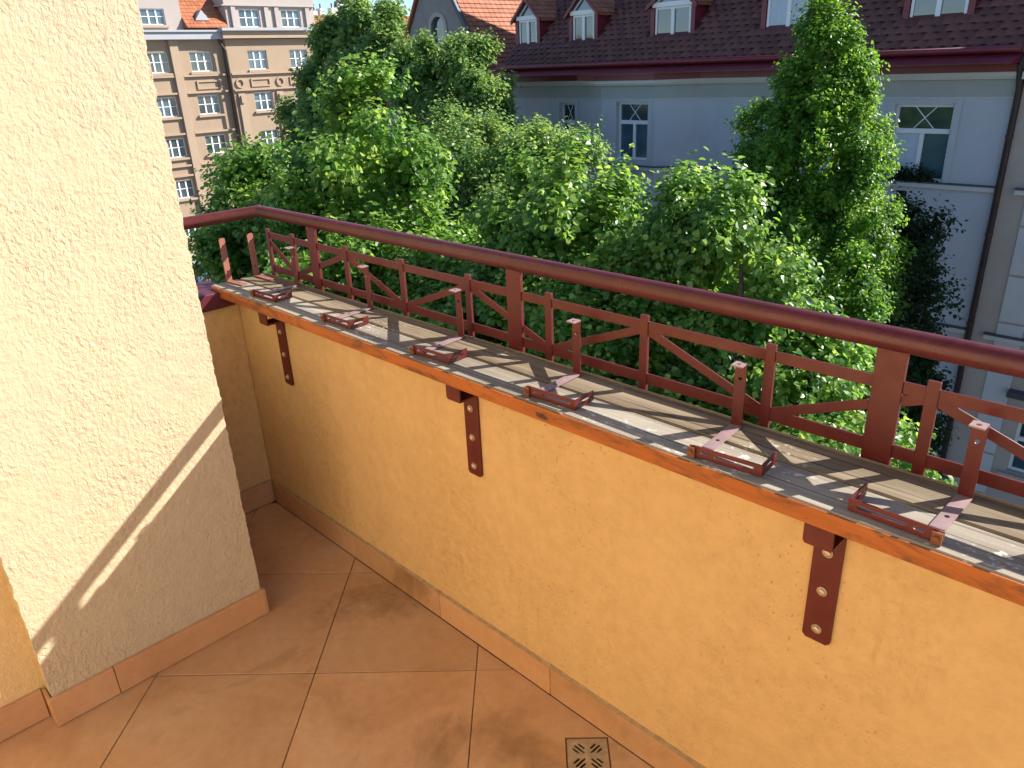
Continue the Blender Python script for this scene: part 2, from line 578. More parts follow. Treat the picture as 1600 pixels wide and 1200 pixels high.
def clip_poly(poly, x0, x1, y0, y1):
    def cut(ps, f, inter):
        out = []
        for i in range(len(ps)):
            a, b = ps[i - 1], ps[i]
            if f(b):
                if not f(a):
                    out.append(inter(a, b))
                out.append(b)
            elif f(a):
                out.append(inter(a, b))
        return out

    def ix(v):
        return lambda a, b: (v, a[1] + (b[1] - a[1]) * (v - a[0]) / (b[0] - a[0]))

    def iy(v):
        return lambda a, b: (a[0] + (b[0] - a[0]) * (v - a[1]) / (b[1] - a[1]), v)
    for f, it in ((lambda p: p[0] >= x0, ix(x0)), (lambda p: p[0] <= x1, ix(x1)), (lambda p: p[1] >= y0, iy(y0)), (lambda p: p[1] <= y1, iy(y1))):
        if poly:
            poly = cut(poly, f, it)
    return poly


def area(p):
    return 0.5 * sum(p[i - 1][0] * p[i][1] - p[i][0] * p[i - 1][1] for i in range(len(p)))


# ------------------------------------------------------------------ ground, road, pavements
GZ = -13.0
MB().box(-400, 400, -400, 400, GZ - 0.5, GZ - 0.16).build('ground', MAT['ground'], kind='structure')
MB().box(-61.0, 120, 4.6, 16.6, GZ - 0.155, GZ - 0.12).build('road', MAT['asphalt'], kind='structure')
MB().box(-61.0, -50.0, 16.61, 90, GZ - 0.155, GZ - 0.12).add(*(MB().box(-61.0, -50.0, -60, 4.59, GZ - 0.155, GZ - 0.12).__dict__.values())).build('road', MAT['asphalt'], kind='structure')
for nm, x0, x1, y0, y1 in (('near_pavement', -49.8, 120, 0.4, 4.4), ('far_pavement', -20, 120, 16.8, 21.2), ('corner_pavement', -49.8, -20, 16.8, 40), ('end_pavement', -65.6, -61.2, -60, 90)):
    MB().box(x0, x1, y0, y1, GZ - 0.155, GZ).build(nm, MAT['paving'], kind='structure')
for x0, x1, y0, y1 in ((-49.8, 120, 4.41, 4.59), (-49.8, 120, 16.61, 16.79), (-61.19, -61.01, -60, 90)):
    MB().box(x0, x1, y0, y1, GZ - 0.15, GZ + 0.004).build('kerb', MAT['kerb'], kind='structure', bevel=0.02)

# ------------------------------------------------------------------ balcony floor of square tiles set diagonally
T, TA = 0.45, 0.7649
E1 = Vector((math.cos(TA), math.sin(TA)))
E2 = Vector((-math.sin(TA), math.cos(TA)))
TO = Vector((0.9191, -0.3838))
DC = [(1.5745, -0.0763), (1.6488, -0.0048), (1.7203, -0.0793), (1.646, -0.1508)]   # drain corners
dcx = sum(p[0] for p in DC) / 4
dcy = sum(p[1] for p in DC) / 4


def drain_ring(k):
    return [(dcx + (p[0] - dcx) * k, dcy + (p[1] - dcy) * k) for p in DC]


slab = MB().plate([(-0.1, -2.0), (6.0, -2.0), (6.0, 0.1), (-0.1, 0.1)], [drain_ring(0.86)], (0, 0, -0.04), (1, 0, 0), (0, 1, 0), 0.0375)
floor = slab.build('balcony_floor', MAT['grout'], kind='structure')
MB().box(-0.17, 6.0, -2.2, 0.17, -0.30, -0.10).build('balcony_slab', MAT['house'], kind='structure')
for i in range(-8, 12):
    for j in range(-10, 10):
        g = 0.0032
        c = [TO + E1 * T * a + E2 * T * b for a, b in ((i + g, j + g), (i + 1 - g, j + g), (i + 1 - g, j + 1 - g), (i + g, j + 1 - g))]
        p = clip_poly([(q.x, q.y) for q in c], 0.0, 6.0, -2.0, -0.0015)
        if not p or abs(area(p)) < 2e-4:
            continue
        if max(q[0] for q in p) < 0.57 and max(q[1] for q in p) < -0.36:
            continue
        p = [q for k, q in enumerate(p) if (Vector(q) - Vector(p[k - 1])).length > 1e-4]
        if area(p) < 0:
            p = p[::-1]
        dz = random.uniform(-0.0006, 0.0006)
        inside = [q for q in DC if min(E1.dot(Vector(q) - TO) / T - i, i + 1 - E1.dot(Vector(q) - TO) / T, E2.dot(Vector(q) - TO) / T - j, j + 1 - E2.dot(Vector(q) - TO) / T) > 0]
        mb = MB()
        if len(inside) == 4 and all(q[1] < -0.003 for q in DC):
            mb.plate(p, [drain_ring(1.03)], (0, 0, -0.0105 + dz), (1, 0, 0), (0, 1, 0), 0.0105)
            mb.build('tile', MAT['tile'], floor)
            continue
        n = len(p)
        ctr = Vector((sum(q[0] for q in p) / n, sum(q[1] for q in p) / n))
        inner = []
        for q in p:
            d = ctr - Vector(q)
            inner.append(Vector(q) + d.normalized() * min(0.0015, d.length * 0.3))
        mb.add([(q[0], q[1], -0.0105) for q in p] + [(q[0], q[1], -0.0012 + dz) for q in p] + [(q.x, q.y, dz) for q in inner],
               [(k, (k + 1) % n, n + (k + 1) % n, n + k) for k in range(n)] + [(n + k, n + (k + 1) % n, 2 * n + (k + 1) % n, 2 * n + k) for k in range(n)] + [tuple(range(2 * n, 3 * n))])
        mb.build('tile', MAT['tile'], floor)

# drain grate, aligned with the tiles
dg = thing('drain_grate', 'small square metal drain grate with crossed slots in the tiled floor', 'drain', (dcx, dcy, 0))
u2, v2 = (Vector(DC[1]) - Vector(DC[0])).normalized(), (Vector(DC[0]) - Vector(DC[3])).normalized()
U3, V3 = Vector((u2.x, u2.y, 0)), Vector((v2.x, v2.y, 0))
hs = 0.0515
holes = []
for q in range(4):
    a = PI / 4 + q * PI / 2
    for k in (-1, 0, 1):
        L0, L1 = (0.010, 0.044) if k == 0 else (0.017, 0.040)
        ca, sa = math.cos(a), math.sin(a)
        holes.append([(x * ca - y * sa, x * sa + y * ca) for x, y in slot(L0 + abs(k) * 0.002, L1, k * 0.0098, 0.0058)])
h2 = hs * 0.955
MB().plate([(-h2, -h2), (h2, -h2), (h2, h2), (-h2, h2)], holes, (dcx, dcy, -0.0045), U3, V3, 0.003).build('slotted_plate', MAT['drain'], dg)
MB().plate([(-hs, -hs), (hs, -hs), (hs, hs), (-hs, hs)], [[(-h2 - .0008, -h2 - .0008), (h2 + .0008, -h2 - .0008), (h2 + .0008, h2 + .0008), (-h2 - .0008, h2 + .0008)]], (dcx, dcy, -0.006), U3, V3, 0.0055).build('frame', MAT['rust'], dg)
MB().plate([(-hs * .85, -hs * .85), (hs * .85, -hs * .85), (hs * .85, hs * .85), (-hs * .85, hs * .85)], [], (dcx, dcy, -0.06), U3, V3, 0.004).build('sump', MAT['dark'], dg)

# ------------------------------------------------------------------ long parapet, return parapet, pillar, house walls
XR = 6.0


def rough_slab(mb, O, U, V, lu, lv, step, amp, thick, seed, edge=True):
    """a plaster face as a fine grid with its own unevenness, with returns of depth `thick` behind it"""
    O, U, V = Vector(O), Vector(U), Vector(V)
    W = U.cross(V)
    nu, nv = max(2, int(lu / step)), max(2, int(lv / step))
    vs, fs = [], []
    for j in range(nv + 1):
        for i in range(nu + 1):
            u, v = lu * i / nu, lv * j / nv
            s = Vector((u * 11 + seed, v * 9, seed * 3.1))
            h = noise.noise(s) * 0.35 + noise.noise(s * 4.3) * 0.3 + noise.noise(s * 9.0) * 0.45
            p = O + U * u + V * v + W * (h * amp)
            if edge and i in (0, nu):
                p += U * (noise.noise(Vector((v * 38, seed, i))) * 0.0045 + noise.noise(Vector((v * 9, seed + 5, i))) * 0.003 + noise.noise(Vector((v * 90, seed + 2, i))) * 0.002)
            vs.append(p)
    n = nu + 1
    for j in range(nv):
        for i in range(nu):
            fs.append((j * n + i, j * n + i + 1, (j + 1) * n + i + 1, (j + 1) * n + i))
    b = len(vs)
    rim = [i for i in range(n)] + [j * n + nu for j in range(1, nv + 1)] + [nv * n + i for i in range(nu - 1, -1, -1)] + [j * n for j in range(nv - 1, 0, -1)]
    for k in rim:
        vs.append(vs[k] - W * thick)
    m_ = len(rim)
    for k in range(m_):
        fs.append((rim[(k + 1) % m_], rim[k], b + k, b + (k + 1) % m_))
    fs.append(tuple(b + k for k in range(m_ - 1, -1, -1)))
    return mb.add(vs, fs)


# long parapet (inner face y = 0.008)
lp = thing('parapet_wall', 'long ochre plastered parapet wall carrying the wooden shelf', 'wall', (0, 0.08, 0))
rough_slab(MB(), (-0.17, 0.008, 0.0), (1, 0, 0), (0, 0, 1), XR + 0.17, 0.80, 0.02, 0.0016, 0.16, 3.0, False).build('plaster', MAT['wall'], lp, smooth=False)
MB().box(-0.17, XR, 0.03, 0.19, 0.8025, 0.838).build('coping', MAT['coping'], lp)


def skirting(parent, axis, face, outw, a, joints, b, h=0.09, t=0.012):
    """skirting tiles along a wall; axis 'x' or 'y' = running direction; face = front coordinate; outw = +1/-1 direction it faces"""
    js = [a] + joints + [b]
    for k in range(len(js) - 1):
        p, q = js[k] + 0.001, js[k + 1] - 0.001
        f0, f1 = sorted((face, face - outw * t))
        f1 -= 0.0
        mb = MB()
        if axis == 'x':
            mb.box(p, q, f0, f1, 0.0015, h)
        else:
            mb.box(f0, f1, p, q, 0.0015, h)
        mb.build('skirting_tile', MAT['skirt'], parent, bevel=0.0012)


skirting(lp, 'x', 0.0, -1, 0.013, [0.12 + 0.0, 0.562, 1.0075, 1.4545, 1.90, 2.35, 2.80, 3.25, 3.7, 4.15], 4.6)
MB().prism([(0.002, 0.0902), (0.0125, 0.0902), (0.0125, 0.104)], 'x', 0.0, 4.6).build('mortar_fillet', MAT['mortar'], lp)

# return parapet (inner face x = -0.008), running back behind the pillar
rp = thing('parapet_wall', 'short ochre return parapet wall with dark red coping beside the pillar', 'wall', (-0.09, -0.4, 0))
rough_slab(MB(), (-0.008, -1.2, 0.0), (0, 1, 0), (0, 0, 1), 1.206, 0.802, 0.02, 0.0016, 0.15, 8.0, False).build('plaster', MAT['wall'], rp)
MB().box(-0.185, 0.010, -1.2, -0.012, 0.8045, 0.862).build('coping', MAT['coping'], rp, bevel=0.003)
skirting(rp, 'y', 0.0, 1, -0.8, [-0.4], -0.0005)
MB().prism([(-0.0135, 0.0902), (-0.002, 0.0902), (-0.0135, 0.1)], 'y', -0.8, -0.002).v
fil = MB()
fil.add([(-0.0125, -0.8, 0.0902), (-0.002, -0.8, 0.0902), (-0.0125, -0.8, 0.102), (-0.0125, -0.001, 0.0902), (-0.002, -0.001, 0.0902), (-0.0125, -0.001, 0.102)], [(0, 1, 2), (5, 4, 3), (1, 4, 5, 2), (0, 2, 5, 3), (0, 3, 4, 1)])
fil.build('mortar_fillet', MAT['mortar'], rp)

# cream pillar: front face x = 0.578, y from -0.945 to -0.352
PY0, PY1, PXF = -0.9345, -0.3525, 0.578
pl = thing('pillar', 'rough cream stuccoed pillar crossed by the railing shadow', 'pillar', (0.3, -0.65, 0))
rough_slab(MB(), (PXF, PY0, 0.0), (0, 1, 0), (0, 0, 1), PY1 - PY0, 3.6, 0.0075, 0.0015, 0.9, 21.0).build('plaster', MAT['pillar'], pl)
skirting(pl, 'y', 0.590, 1, -0.945, [-0.787], -0.344)
MB().box(0.5295, 0.577, -0.9455, -0.9375, 0.0015, 0.09).build('skirting_tile', MAT['skirt'], pl, bevel=0.0012)
MB().box(0.56, 0.592, -0.3525, -0.343, 0.0015, 0.0895).build('skirting_tile', MAT['skirt'], pl, bevel=0.0012)

# wall left of the pillar, slightly recessed, and the sunlit house wall behind the photographer
hw = thing('house_wall', 'yellow house wall set back at the left of the cream pillar', 'wall', (0.4, -1.4, 0))
rough_slab(MB(), (0.520, -2.0, 0.0), (0, 1, 0), (0, 0, 1), 1.10, 3.6, 0.02, 0.0018, 0.25, 31.0, False).build('plaster', MAT['wall_left'], hw)
skirting(hw, 'y', 0.532, 1, -2.0, [-1.55, -1.12], -0.947)
hb = thing('house_wall', 'broad ochre house wall behind the viewer facing the sun', 'wall', (3, -2.1, 0))
MB().box(0.55, XR, -2.25, -2.003, 0, 2.3).build('plaster', MAT['house'], hb)

# ------------------------------------------------------------------ shelf
ZT = 0.8742
sh = thing('shelf', 'long weathered grey plank shelf with an orange painted front edge', 'shelf', (1.5, 0.05, 0.84))


def plank(y0, y1, x0, x1, seed, t=0.030):
    vs, fs = [], []
    n = 90
    ys = [y0, y0 + 0.003, (y0 + y1) / 2, y1 - 0.003, y1]
    dzs = [-0.003, 0, -0.0008, 0, -0.003]
    for i in range(n + 1):
        x = x0 + (x1 - x0) * i / n
        w = noise.noise(Vector((x * 1.7, seed, 0))) * 0.0016 + noise.noise(Vector((x * 9, seed, 4))) * 0.0006
        e = noise.noise(Vector((x * 14, seed, 9))) * 0.0012
        for k in range(5):
            vs.append((x, ys[k] + (e if k in (0, 4) else 0), ZT + w + dzs[k]))
        vs.append((x, y1, ZT - t))
        vs.append((x, y0, ZT - t))
    for i in range(n):
        for k in range(7):
            a, b = i * 7 + k, i * 7 + (k + 1) % 7
            fs.append((b, a, a + 7, b + 7))
    fs.append(tuple(range(7)))
    fs.append(tuple(n * 7 + k for k in range(6, -1, -1)))
    return MB().add(vs, fs)


plank(-0.0535, 0.0455, -0.057, 4.4, 1.0).build('plank', MAT['wood'], sh)
plank(0.0515, 0.1415, -0.059, 4.4, 5.0).build('plank', MAT['wood_brown'], sh)
plank(0.1462, 0.1545, -0.0585, 4.4, 9.0).build('plank', MAT['wood_brown'], sh)
MB().box(-0.0575, 4.4, -0.0585, -0.0540, 0.8405, 0.8722).build('painted_edge', MAT['orange'], sh, bevel=0.0012)
MB().box(-0.0615, -0.0595, -0.0560, 0.1500, 0.8425, 0.8680).build('painted_end', MAT['orange'], sh)

# shelf brackets on the wall
ZL = 0.799
BR = [(0.2567, 'shelf bracket of flat red steel nearest the corner, three bolts'), (1.1846, 'middle flat red steel shelf bracket under the orange shelf edge'), (2.0786, 'flat red steel shelf bracket nearest the viewer, under the shelf')]
for bx, lab in BR:
    t = thing('shelf_bracket', lab, 'bracket', (bx + 0.025, 0.008, 0.69), 'shelf brackets bolted to the parapet')
    w = 0.0497
    MB().plate([(0, 0.006), (0.006, 0), (w - 0.006, 0), (w, 0.006), (w, ZL - 0.5733), (0, ZL - 0.5733)], [], (bx, 0.0076, 0.5733), (1, 0, 0), (0, 0, 1), 0.0066).build('wall_plate', MAT['red'], t, bevel=0.0008)
    MB().box(bx, bx + w, -0.047, 0.0075, ZL + 0.0002, ZL + 0.006).build('arm', MAT['red'], t, bevel=0.0008)
    MB().plate([(0.004, 0), (w - 0.001, 0), (w - 0.001, 0.040), (0, 0.040), (0, 0.005)], [], (bx, -0.0472, ZL + 0.0005), (1, 0, 0), (0, 0, 1), 0.005).build('lip', MAT['red'], t, bevel=0.0008)
    for bz in (0.761, 0.6813, 0.6008):
        mb = MB()
        mb.tube([(bx + w / 2, 0.0005, bz), (bx + w / 2, -0.001, bz)], [0.0092, 0.0092], 14)
        mb.tube([(bx + w / 2, -0.001, bz), (bx + w / 2, -0.0045, bz), (bx + w / 2, -0.0062, bz)], [0.0066, 0.0062, 0.0035], 8)
        mb.build('bolt', MAT['bolt'], t)

# ------------------------------------------------------------------ railing
YP = 0.157
rl = thing('railing', 'dark red steel railing with round handrail and zigzag lattice', 'railing', (1.5, YP, 0.8))
ZR, RR = 1.0963, 0.0202
pts = [(5.2, YP + .006, ZR), (4.0, YP + .006, ZR), (2.5, YP + .006, ZR), (1.0, YP + .006, ZR), (-0.05, YP + .006, ZR), (-0.05, -0.3, ZR), (-0.05, -1.2, ZR)]
MB().tube(pts, RR, 24).build('handrail', MAT['rail'], rl, smooth=True)
POSTS = [0.2644, 1.193, 2.0784, 2.975, 3.87]
for px in POSTS:
    MB().box(px, px + 0.0491, YP, YP + 0.010, 0.72, ZR - 0.012).build('post', MAT['red'], rl, bevel=0.0008)
VX = [-0.010, 0.158, 0.477, 0.762, 1.046, 1.331, 1.606, 1.892, 2.173, 2.465, 2.752, 3.06, 3.35]
for k, vx in enumerate(VX):
    MB().box(vx - 0.010, vx + 0.010, YP + 0.0005, YP + 0.0085, 0.868, 1.040).build('upright', MAT['red'], rl, bevel=0.0008)
segs = [(-0.0, POSTS[0])] + [(POSTS[k] + 0.0493, POSTS[k + 1]) for k in range(4)]
for a, b in segs:
    for z0, z1, nm in ((1.0055, 1.0275, 'top_bar'), (0.885, 0.9095, 'bottom_bar')):
        MB().box(a, b, YP + 0.003, YP + 0.0105 - 0.0032, z0, z1).build(nm, MAT['red'], rl, bevel=0.0006)
ZB_, ZT_ = 0.899, 1.009
tops = {0.477, 1.046, 1.606, 2.173, 2.752, 3.35}


def diag(p, q):
    cuts = [(p, q)]
    for c in POSTS:
        nxt = []
        for a, b in cuts:
            if a[0] < c and b[0] > c + 0.0491:
                f0, f1 = (c - a[0]) / (b[0] - a[0]), (c + 0.0491 - a[0]) / (b[0] - a[0])
                nxt += [(a, (c, a[1] + (b[1] - a[1]) * f0)), ((c + 0.0491, a[1] + (b[1] - a[1]) * f1), b)]
            else:
                nxt.append((a, b))
        cuts = nxt
    for a, b in cuts:
        MB().bar((a[0], YP + 0.0053, a[1]), (b[0], YP + 0.0053, b[1]), 0.0185, 0.0035).build('diagonal_bar', MAT['red'], rl, bevel=0.0006)


diag((VX[0] + 0.008, 0.990), (VX[1], ZB_))
for k in range(1, len(VX) - 1):
    z0 = ZT_ if VX[k] in tops else ZB_
    z1 = ZT_ if VX[k + 1] in tops else ZB_
    diag((VX[k], z0), (VX[k + 1], z1))

# ------------------------------------------------------------------ flower pot holders lying on the shelf
def pot_holder(loc, s, rz, label):
    """bent flat steel holder; s=+1: tray bar runs to the right of the base, -1: to the left. Built in local coordinates."""
    t = thing('pot_holder', label, 'holder', loc, 'flower pot holders along the shelf')
    t.rotation_euler = (0, 0, rz)
    w = 0.0111
    MB().plate([(-w, 0.0), (w, 0.0), (w, 0.130), (-w, 0.130)], [circle(0.0, 0.100, 0.0042)], (0, 0, 0), (1, 0, 0), (0, 0, 1), 0.003).build('upright', MAT['red'], t, local=True)
    MB().plate([(-w, -0.024), (w, -0.024), (w, 0.0), (-w, 0.0)], [circle(0.0, -0.013, 0.0042)], (0, 0, 0.1302), (1, 0, 0), (0, 1, 0), 0.0028).build('top_tab', MAT['chalky_sunlit'], t, local=True)
    MB().plate([(-w, -0.157), (w, -0.157), (w, -0.0032), (-w, -0.0032)], [circle(0.0, -0.082, 0.0042)], (0, 0, 0.0006), (1, 0, 0), (0, 1, 0), 0.0028).build('base', MAT['chalky_sunlit'], t, local=True)
    a, b = (-0.012, 0.118)
    hol = [slot(0.030, 0.105, 0.0125, 0.0062), slot(0.004, 0.022, 0.0125, 0.0055)]
    out = [(a, 0.001), (b, 0.001), (b, 0.023), (a, 0.023)]
    if s < 0:
        out = [(-x, y) for x, y in out][::-1]
        hol = [[(-x, y) for x, y in h] for h in hol]
    MB().plate(out, hol, (0, -0.1575, 0.0), (1, 0, 0), (0, 0, 1), 0.003).build('tray_bar', MAT['red'], t, local=True)
    ex = s * 0.118
    MB().plate([(-0.157, 0.001), (-0.097, 0.001), (-0.097, 0.023), (-0.157, 0.023)], [slot(-0.148, -0.110, 0.0125, 0.0062)], (ex - (0.003 if s > 0 else 0.0), 0, 0.0003), (0, 1, 0), (0, 0, 1), 0.003).build('tray_end', MAT['red'], t, local=True)
    cx = -s * 0.012
    mb = MB()
    mb.box(cx - 0.007, cx + 0.007, -0.1655, -0.1610, 0.0, 0.0205).box(cx - 0.007, cx + 0.007, -0.1572, -0.1545, 0.0035, 0.0205)
    mb.tube([(cx, -0.169, 0.012), (cx, -0.150, 0.012)], 0.0038, 8)
    mb.build('clamp', MAT['rust'], t, local=True)
    return t


HX = [(0.204, 0.1308), (0.6277, 0.1314), (1.0433, 0.1289), (1.4483, 0.1255), (1.857, 0.1195), (2.2565, 0.1225)]
HL = ['pot holder standing first from the parapet corner, beside the end post', 'second pot holder from the corner, under the left lattice panel',
      'third pot holder from the corner, just left of the second wide post', 'pot holder just right of the second wide post',
      'pot holder just left of the wide post nearest the viewer', 'pot holder right of the wide post, its tray bar turned left']
HR = [0.05, 0.04, 0.06, 0.05, 0.085, -0.02]
for k, (hx, hy) in enumerate(HX):
    pot_holder((hx, hy, ZT + 0.001), -1 if k == 5 else 1, HR[k], HL[k])
for k, (bx, by, rz, L, lab) in enumerate([(-0.050, 0.008, 0.10, 0.095, 'bent flat steel bar standing at the outer shelf end, front of two'),
                                          (-0.046, 0.110, 0.02, 0.110, 'bent flat steel bar standing at the shelf end, back of two by the lattice')]):
    t = thing('pot_holder', lab, 'holder', (bx, by, ZT + 0.001), 'bent steel bars at the shelf end')
    t.rotation_euler = (0, 0, rz)
    w = 0.011
    MB().plate([(-w, 0.0), (w, 0.0), (w, 0.148), (w - .004, 0.152), (-w + .004, 0.152), (-w, 0.148)], [circle(0.0, 0.125, 0.0035), circle(0, 0.035, 0.0035)], (0, 0, 0), (0, 1, 0), (0, 0, 1), 0.003).build('upright', MAT['sunlit_red'], t, local=True)
    MB().plate([(0.0035, -w), (L, -w), (L, w), (0.0035, w)], [circle(L * 0.6, 0, 0.0035)], (0, 0, 0.0004), (1, 0, 0), (0, 1, 0), 0.0028).build('base', MAT['sunlit_red'], t, local=True)


# ------------------------------------------------------------------ trees
def leaf_arrays(P, U, Nn, S, fold=0.13):
    """folded heart-shaped leaves: P base points, U axis directions, Nn normals, S lengths"""
    U = U / np.linalg.norm(U, axis=1, keepdims=True)
    Sd = np.cross(U, Nn)
    Sd /= np.linalg.norm(Sd, axis=1, keepdims=True) + 1e-9
    Nn = np.cross(Sd, U)
    prof = np.array([(0, 0, 0), (-0.44, 0.22, fold), (-0.36, 0.66, fold * 0.7), (0, 1.0, -0.10), (0.36, 0.66, fold * 0.7), (0.44, 0.22, fold)])
    V = P[:, None, :] + S[:, None, None] * (prof[None, :, 0:1] * Sd[:, None, :] + prof[None, :, 1:2] * U[:, None, :] + prof[None, :, 2:3] * Nn[:, None, :])
    return V


def leaf_mesh(name, V, mat):
    n = len(V)
    me = bpy.data.meshes.new(name)
    me.vertices.add(n * 6)
    me.vertices.foreach_set('co', V.reshape(-1).astype(np.float32))
    me.loops.add(n * 8)
    idx = (np.arange(n)[:, None] * 6 + np.array([0, 3, 2, 1, 0, 5, 4, 3])[None, :]).reshape(-1)
    me.loops.foreach_set('vertex_index', idx.astype(np.int32))
    me.polygons.add(n * 2)
    me.polygons.foreach_set('loop_start', (np.arange(n * 2) * 4).astype(np.int32))
    me.polygons.foreach_set('use_smooth', np.zeros(n * 2, dtype=bool))
    me.materials.append(mat)
    me.update(calc_edges=True)
    me.validate()
    return me


_lm = {}


def single_leaf_mesh(mat):
    if mat.name not in _lm:
        V = leaf_arrays(np.zeros((1, 3)), np.array([[0, 1.0, 0]]), np.array([[0, 0, 1.0]]), np.ones(1))
        _lm[mat.name] = leaf_mesh('leaf', V, mat)
    return _lm[mat.name]


def nrm(a):
    return a / (np.linalg.norm(a, axis=1, keepdims=True) + 1e-9)


CAMV = np.array(CAM)


def project(P):
    d = P - CAMV
    x = d @ np.array(rt2)
    y = d @ np.array(up2)
    z = d @ np.array(fw)
    return 800 + FPX * x / z, 600 - FPX * y / z, z


def tree(name, label, base, lobes, n_twigs, leaf, per, mat, twig_len, upness=0.6, droop=0.45, singles=0, trunk_r=0.2, group=None, cat='tree', depth=0.28, jag=0.18, seed=1, back=0.15, fill=1.2, bough=0.55, leaders=0.10):
    rng = np.random.default_rng(seed)
    t = thing(name, label, cat, (base[0], base[1], GZ), group)
    lob = np.array(lobes, float)
    wts = (lob[:, 3] * lob[:, 4] + lob[:, 3] * lob[:, 5] + lob[:, 4] * lob[:, 5]) + 0.9
    wts /= wts.sum()
    # boughs: leafy masses on the crown's surface, with gaps between them
    BC, BN, BR = [], [], []
    for l in lob:
        a_, b_, c_ = l[3:6]
        ar = 4 * PI * (((a_ * b_) ** 1.6 + (a_ * c_) ** 1.6 + (b_ * c_) ** 1.6) / 3) ** (1 / 1.6)
        nb_ = int(max(7, ar / (bough * bough * 2.0)))
        d = nrm(rng.normal(size=(nb_, 3)) + np.array([0, 0, 0.15]))
        rad = np.clip(1 - np.abs(rng.normal(0, depth, nb_)), 0.4, 1.0) * (1 + np.clip(rng.normal(0, jag, nb_), -0.3, 0.10))
        c = l[:3] + d * l[3:6] * rad[:, None]
        n_ = nrm(d / l[3:6])
        # drop boughs buried inside another lobe, and thin out those facing away from the street side
        inner = np.zeros(nb_, bool)
        for q in lob:
            if q is not l:
                inner |= ((((c - q[:3]) / q[3:6]) ** 2).sum(1) < 0.5)
        keep = (~inner) & (((n_ * nrm(CAMV - c)).sum(1) > -0.4) | (rng.random(nb_) < back))
        BC.append(c[keep])
        BN.append(n_[keep])
        BR.append(bough * rng.uniform(0.65, 1.35, keep.sum()))
    BC, BN, BR = np.concatenate(BC), np.concatenate(BN), np.concatenate(BR)
    k = rng.choice(len(BC), n_twigs, p=BR ** 2 / (BR ** 2).sum())
    off = nrm(rng.normal(size=(n_twigs, 3))) * (rng.random((n_twigs, 1)) ** 0.45)
    off *= np.array([1, 1, 0.9])
    nn = BN[k]
    off -= nn * ((off * nn).sum(1, keepdims=True)) * 0.25
    P = BC[k] + off * BR[k][:, None]
    Nn = nrm(off * 0.9 + nn * 0.7)
    P = P - Nn * (twig_len * 0.45)
    ax = nrm(Nn * 0.85 + np.array([0, 0, upness]) + rng.normal(0, 0.28, P.shape))
    L = twig_len * rng.uniform(0.55, 1.25, len(P))
    # upright leader shoots standing out of the boughs
    ld = (rng.random(len(P)) < leaders) & (Nn[:, 2] > 0.1)
    ax[ld] = nrm(np.array([0, 0, 1.0]) + Nn[ld] * 0.25 + rng.normal(0, 0.2, (ld.sum(), 3)))
    P[ld] += ax[ld] * (twig_len * 0.25)
    L[ld] *= rng.uniform(0.9, 1.4, ld.sum())
    # leaves along each twig
    tt = (np.arange(per) + 0.5) / per
    tt = tt[None, :] + rng.uniform(-0.3, 0.3, (len(P), per)) / per
    pos = P[:, None, :] + ax[:, None, :] * (L[:, None] * tt)[:, :, None]
    side = nrm(np.cross(ax, rng.normal(size=ax.shape)))
    side2 = np.cross(ax, side)
    ang = np.arange(per)[None, :] * 2.6 + rng.uniform(0, 6.28, (len(P), 1)) + rng.normal(0, 0.5, (len(P), per))
    rad = side[:, None, :] * np.cos(ang)[:, :, None] + side2[:, None, :] * np.sin(ang)[:, :, None]
    U = rad + ax[:, None, :] * 0.45 + np.array([0, 0, -droop]) + rng.normal(0, 0.22, rad.shape)
    Nl = np.array([0, 0, 0.9]) + Nn[:, None, :] * 0.55 + rng.normal(0, 0.5, rad.shape)
    S = leaf * rng.uniform(0.5, 1.3, (len(P), per)) * (1.12 - 0.45 * tt)
    pos = pos + U / np.linalg.norm(U, axis=2, keepdims=True) * (S * 0.35)[:, :, None]
    pos, U, Nl, S = pos.reshape(-1, 3), U.reshape(-1, 3), Nl.reshape(-1, 3), S.reshape(-1)
    sel = np.zeros(len(pos), bool)
    if singles:
        u, v, z = project(pos)
        inv = (u > -20) & (u < 1620) & (v > -20) & (v < 1000) & (z > 0.5)
        # in front of the shelf line nothing of the tree is seen
        inv &= v < 420 + (u - 335) * 0.34
        face = ((nrm(CAMV - pos)) * nrm(pos - np.average(lob[:, :3], axis=0, weights=wts))).sum(1)
        score = np.where(inv & (face > 0.25), S / z, 0)
        sel[np.argsort(-score)[:singles]] = True
    V = leaf_arrays(pos[~sel], U[~sel], Nl[~sel], S[~sel])
    # inner leaves, further in and larger, keep the crown from being seen through
    nf = int(n_twigs * fill)
    k = rng.choice(len(lob), nf, p=wts)
    d = nrm(rng.normal(size=(nf, 3)))
    pf = lob[k, :3] + d * lob[k, 3:6] * rng.uniform(0.4, 0.74, (nf, 1))
    Vf = leaf_arrays(pf, d + rng.normal(0, .6, d.shape), rng.normal(0, .5, d.shape) + d, leaf * rng.uniform(1.0, 1.5, nf))
    V = np.concatenate([V, Vf])
    o = np.array([base[0], base[1], GZ])
    me = leaf_mesh('crown', V - o, mat)
    cr = bpy.data.objects.new('crown', me)
    COL.objects.link(cr)
    cr.parent = t
    cr['kind'] = 'stuff'
    if singles:
        lm = single_leaf_mesh(mat)
        for i in np.nonzero(sel)[0]:
            u = Vector(U[i]).normalized()
            s = u.cross(Vector(Nl[i])).normalized()
            n3 = s.cross(u)
            M = Matrix((s, u, n3)).transposed().to_4x4()
            M = M @ Matrix.Scale(float(S[i]), 4)
            M.translation = Vector(pos[i] - o)
            lf = bpy.data.objects.new('leaf', lm)
            COL.objects.link(lf)
            lf.parent = t
            lf.matrix_basis = M
    # thin stems of the leafy shoots
    st = ld | (rng.random(len(P)) < 0.15)
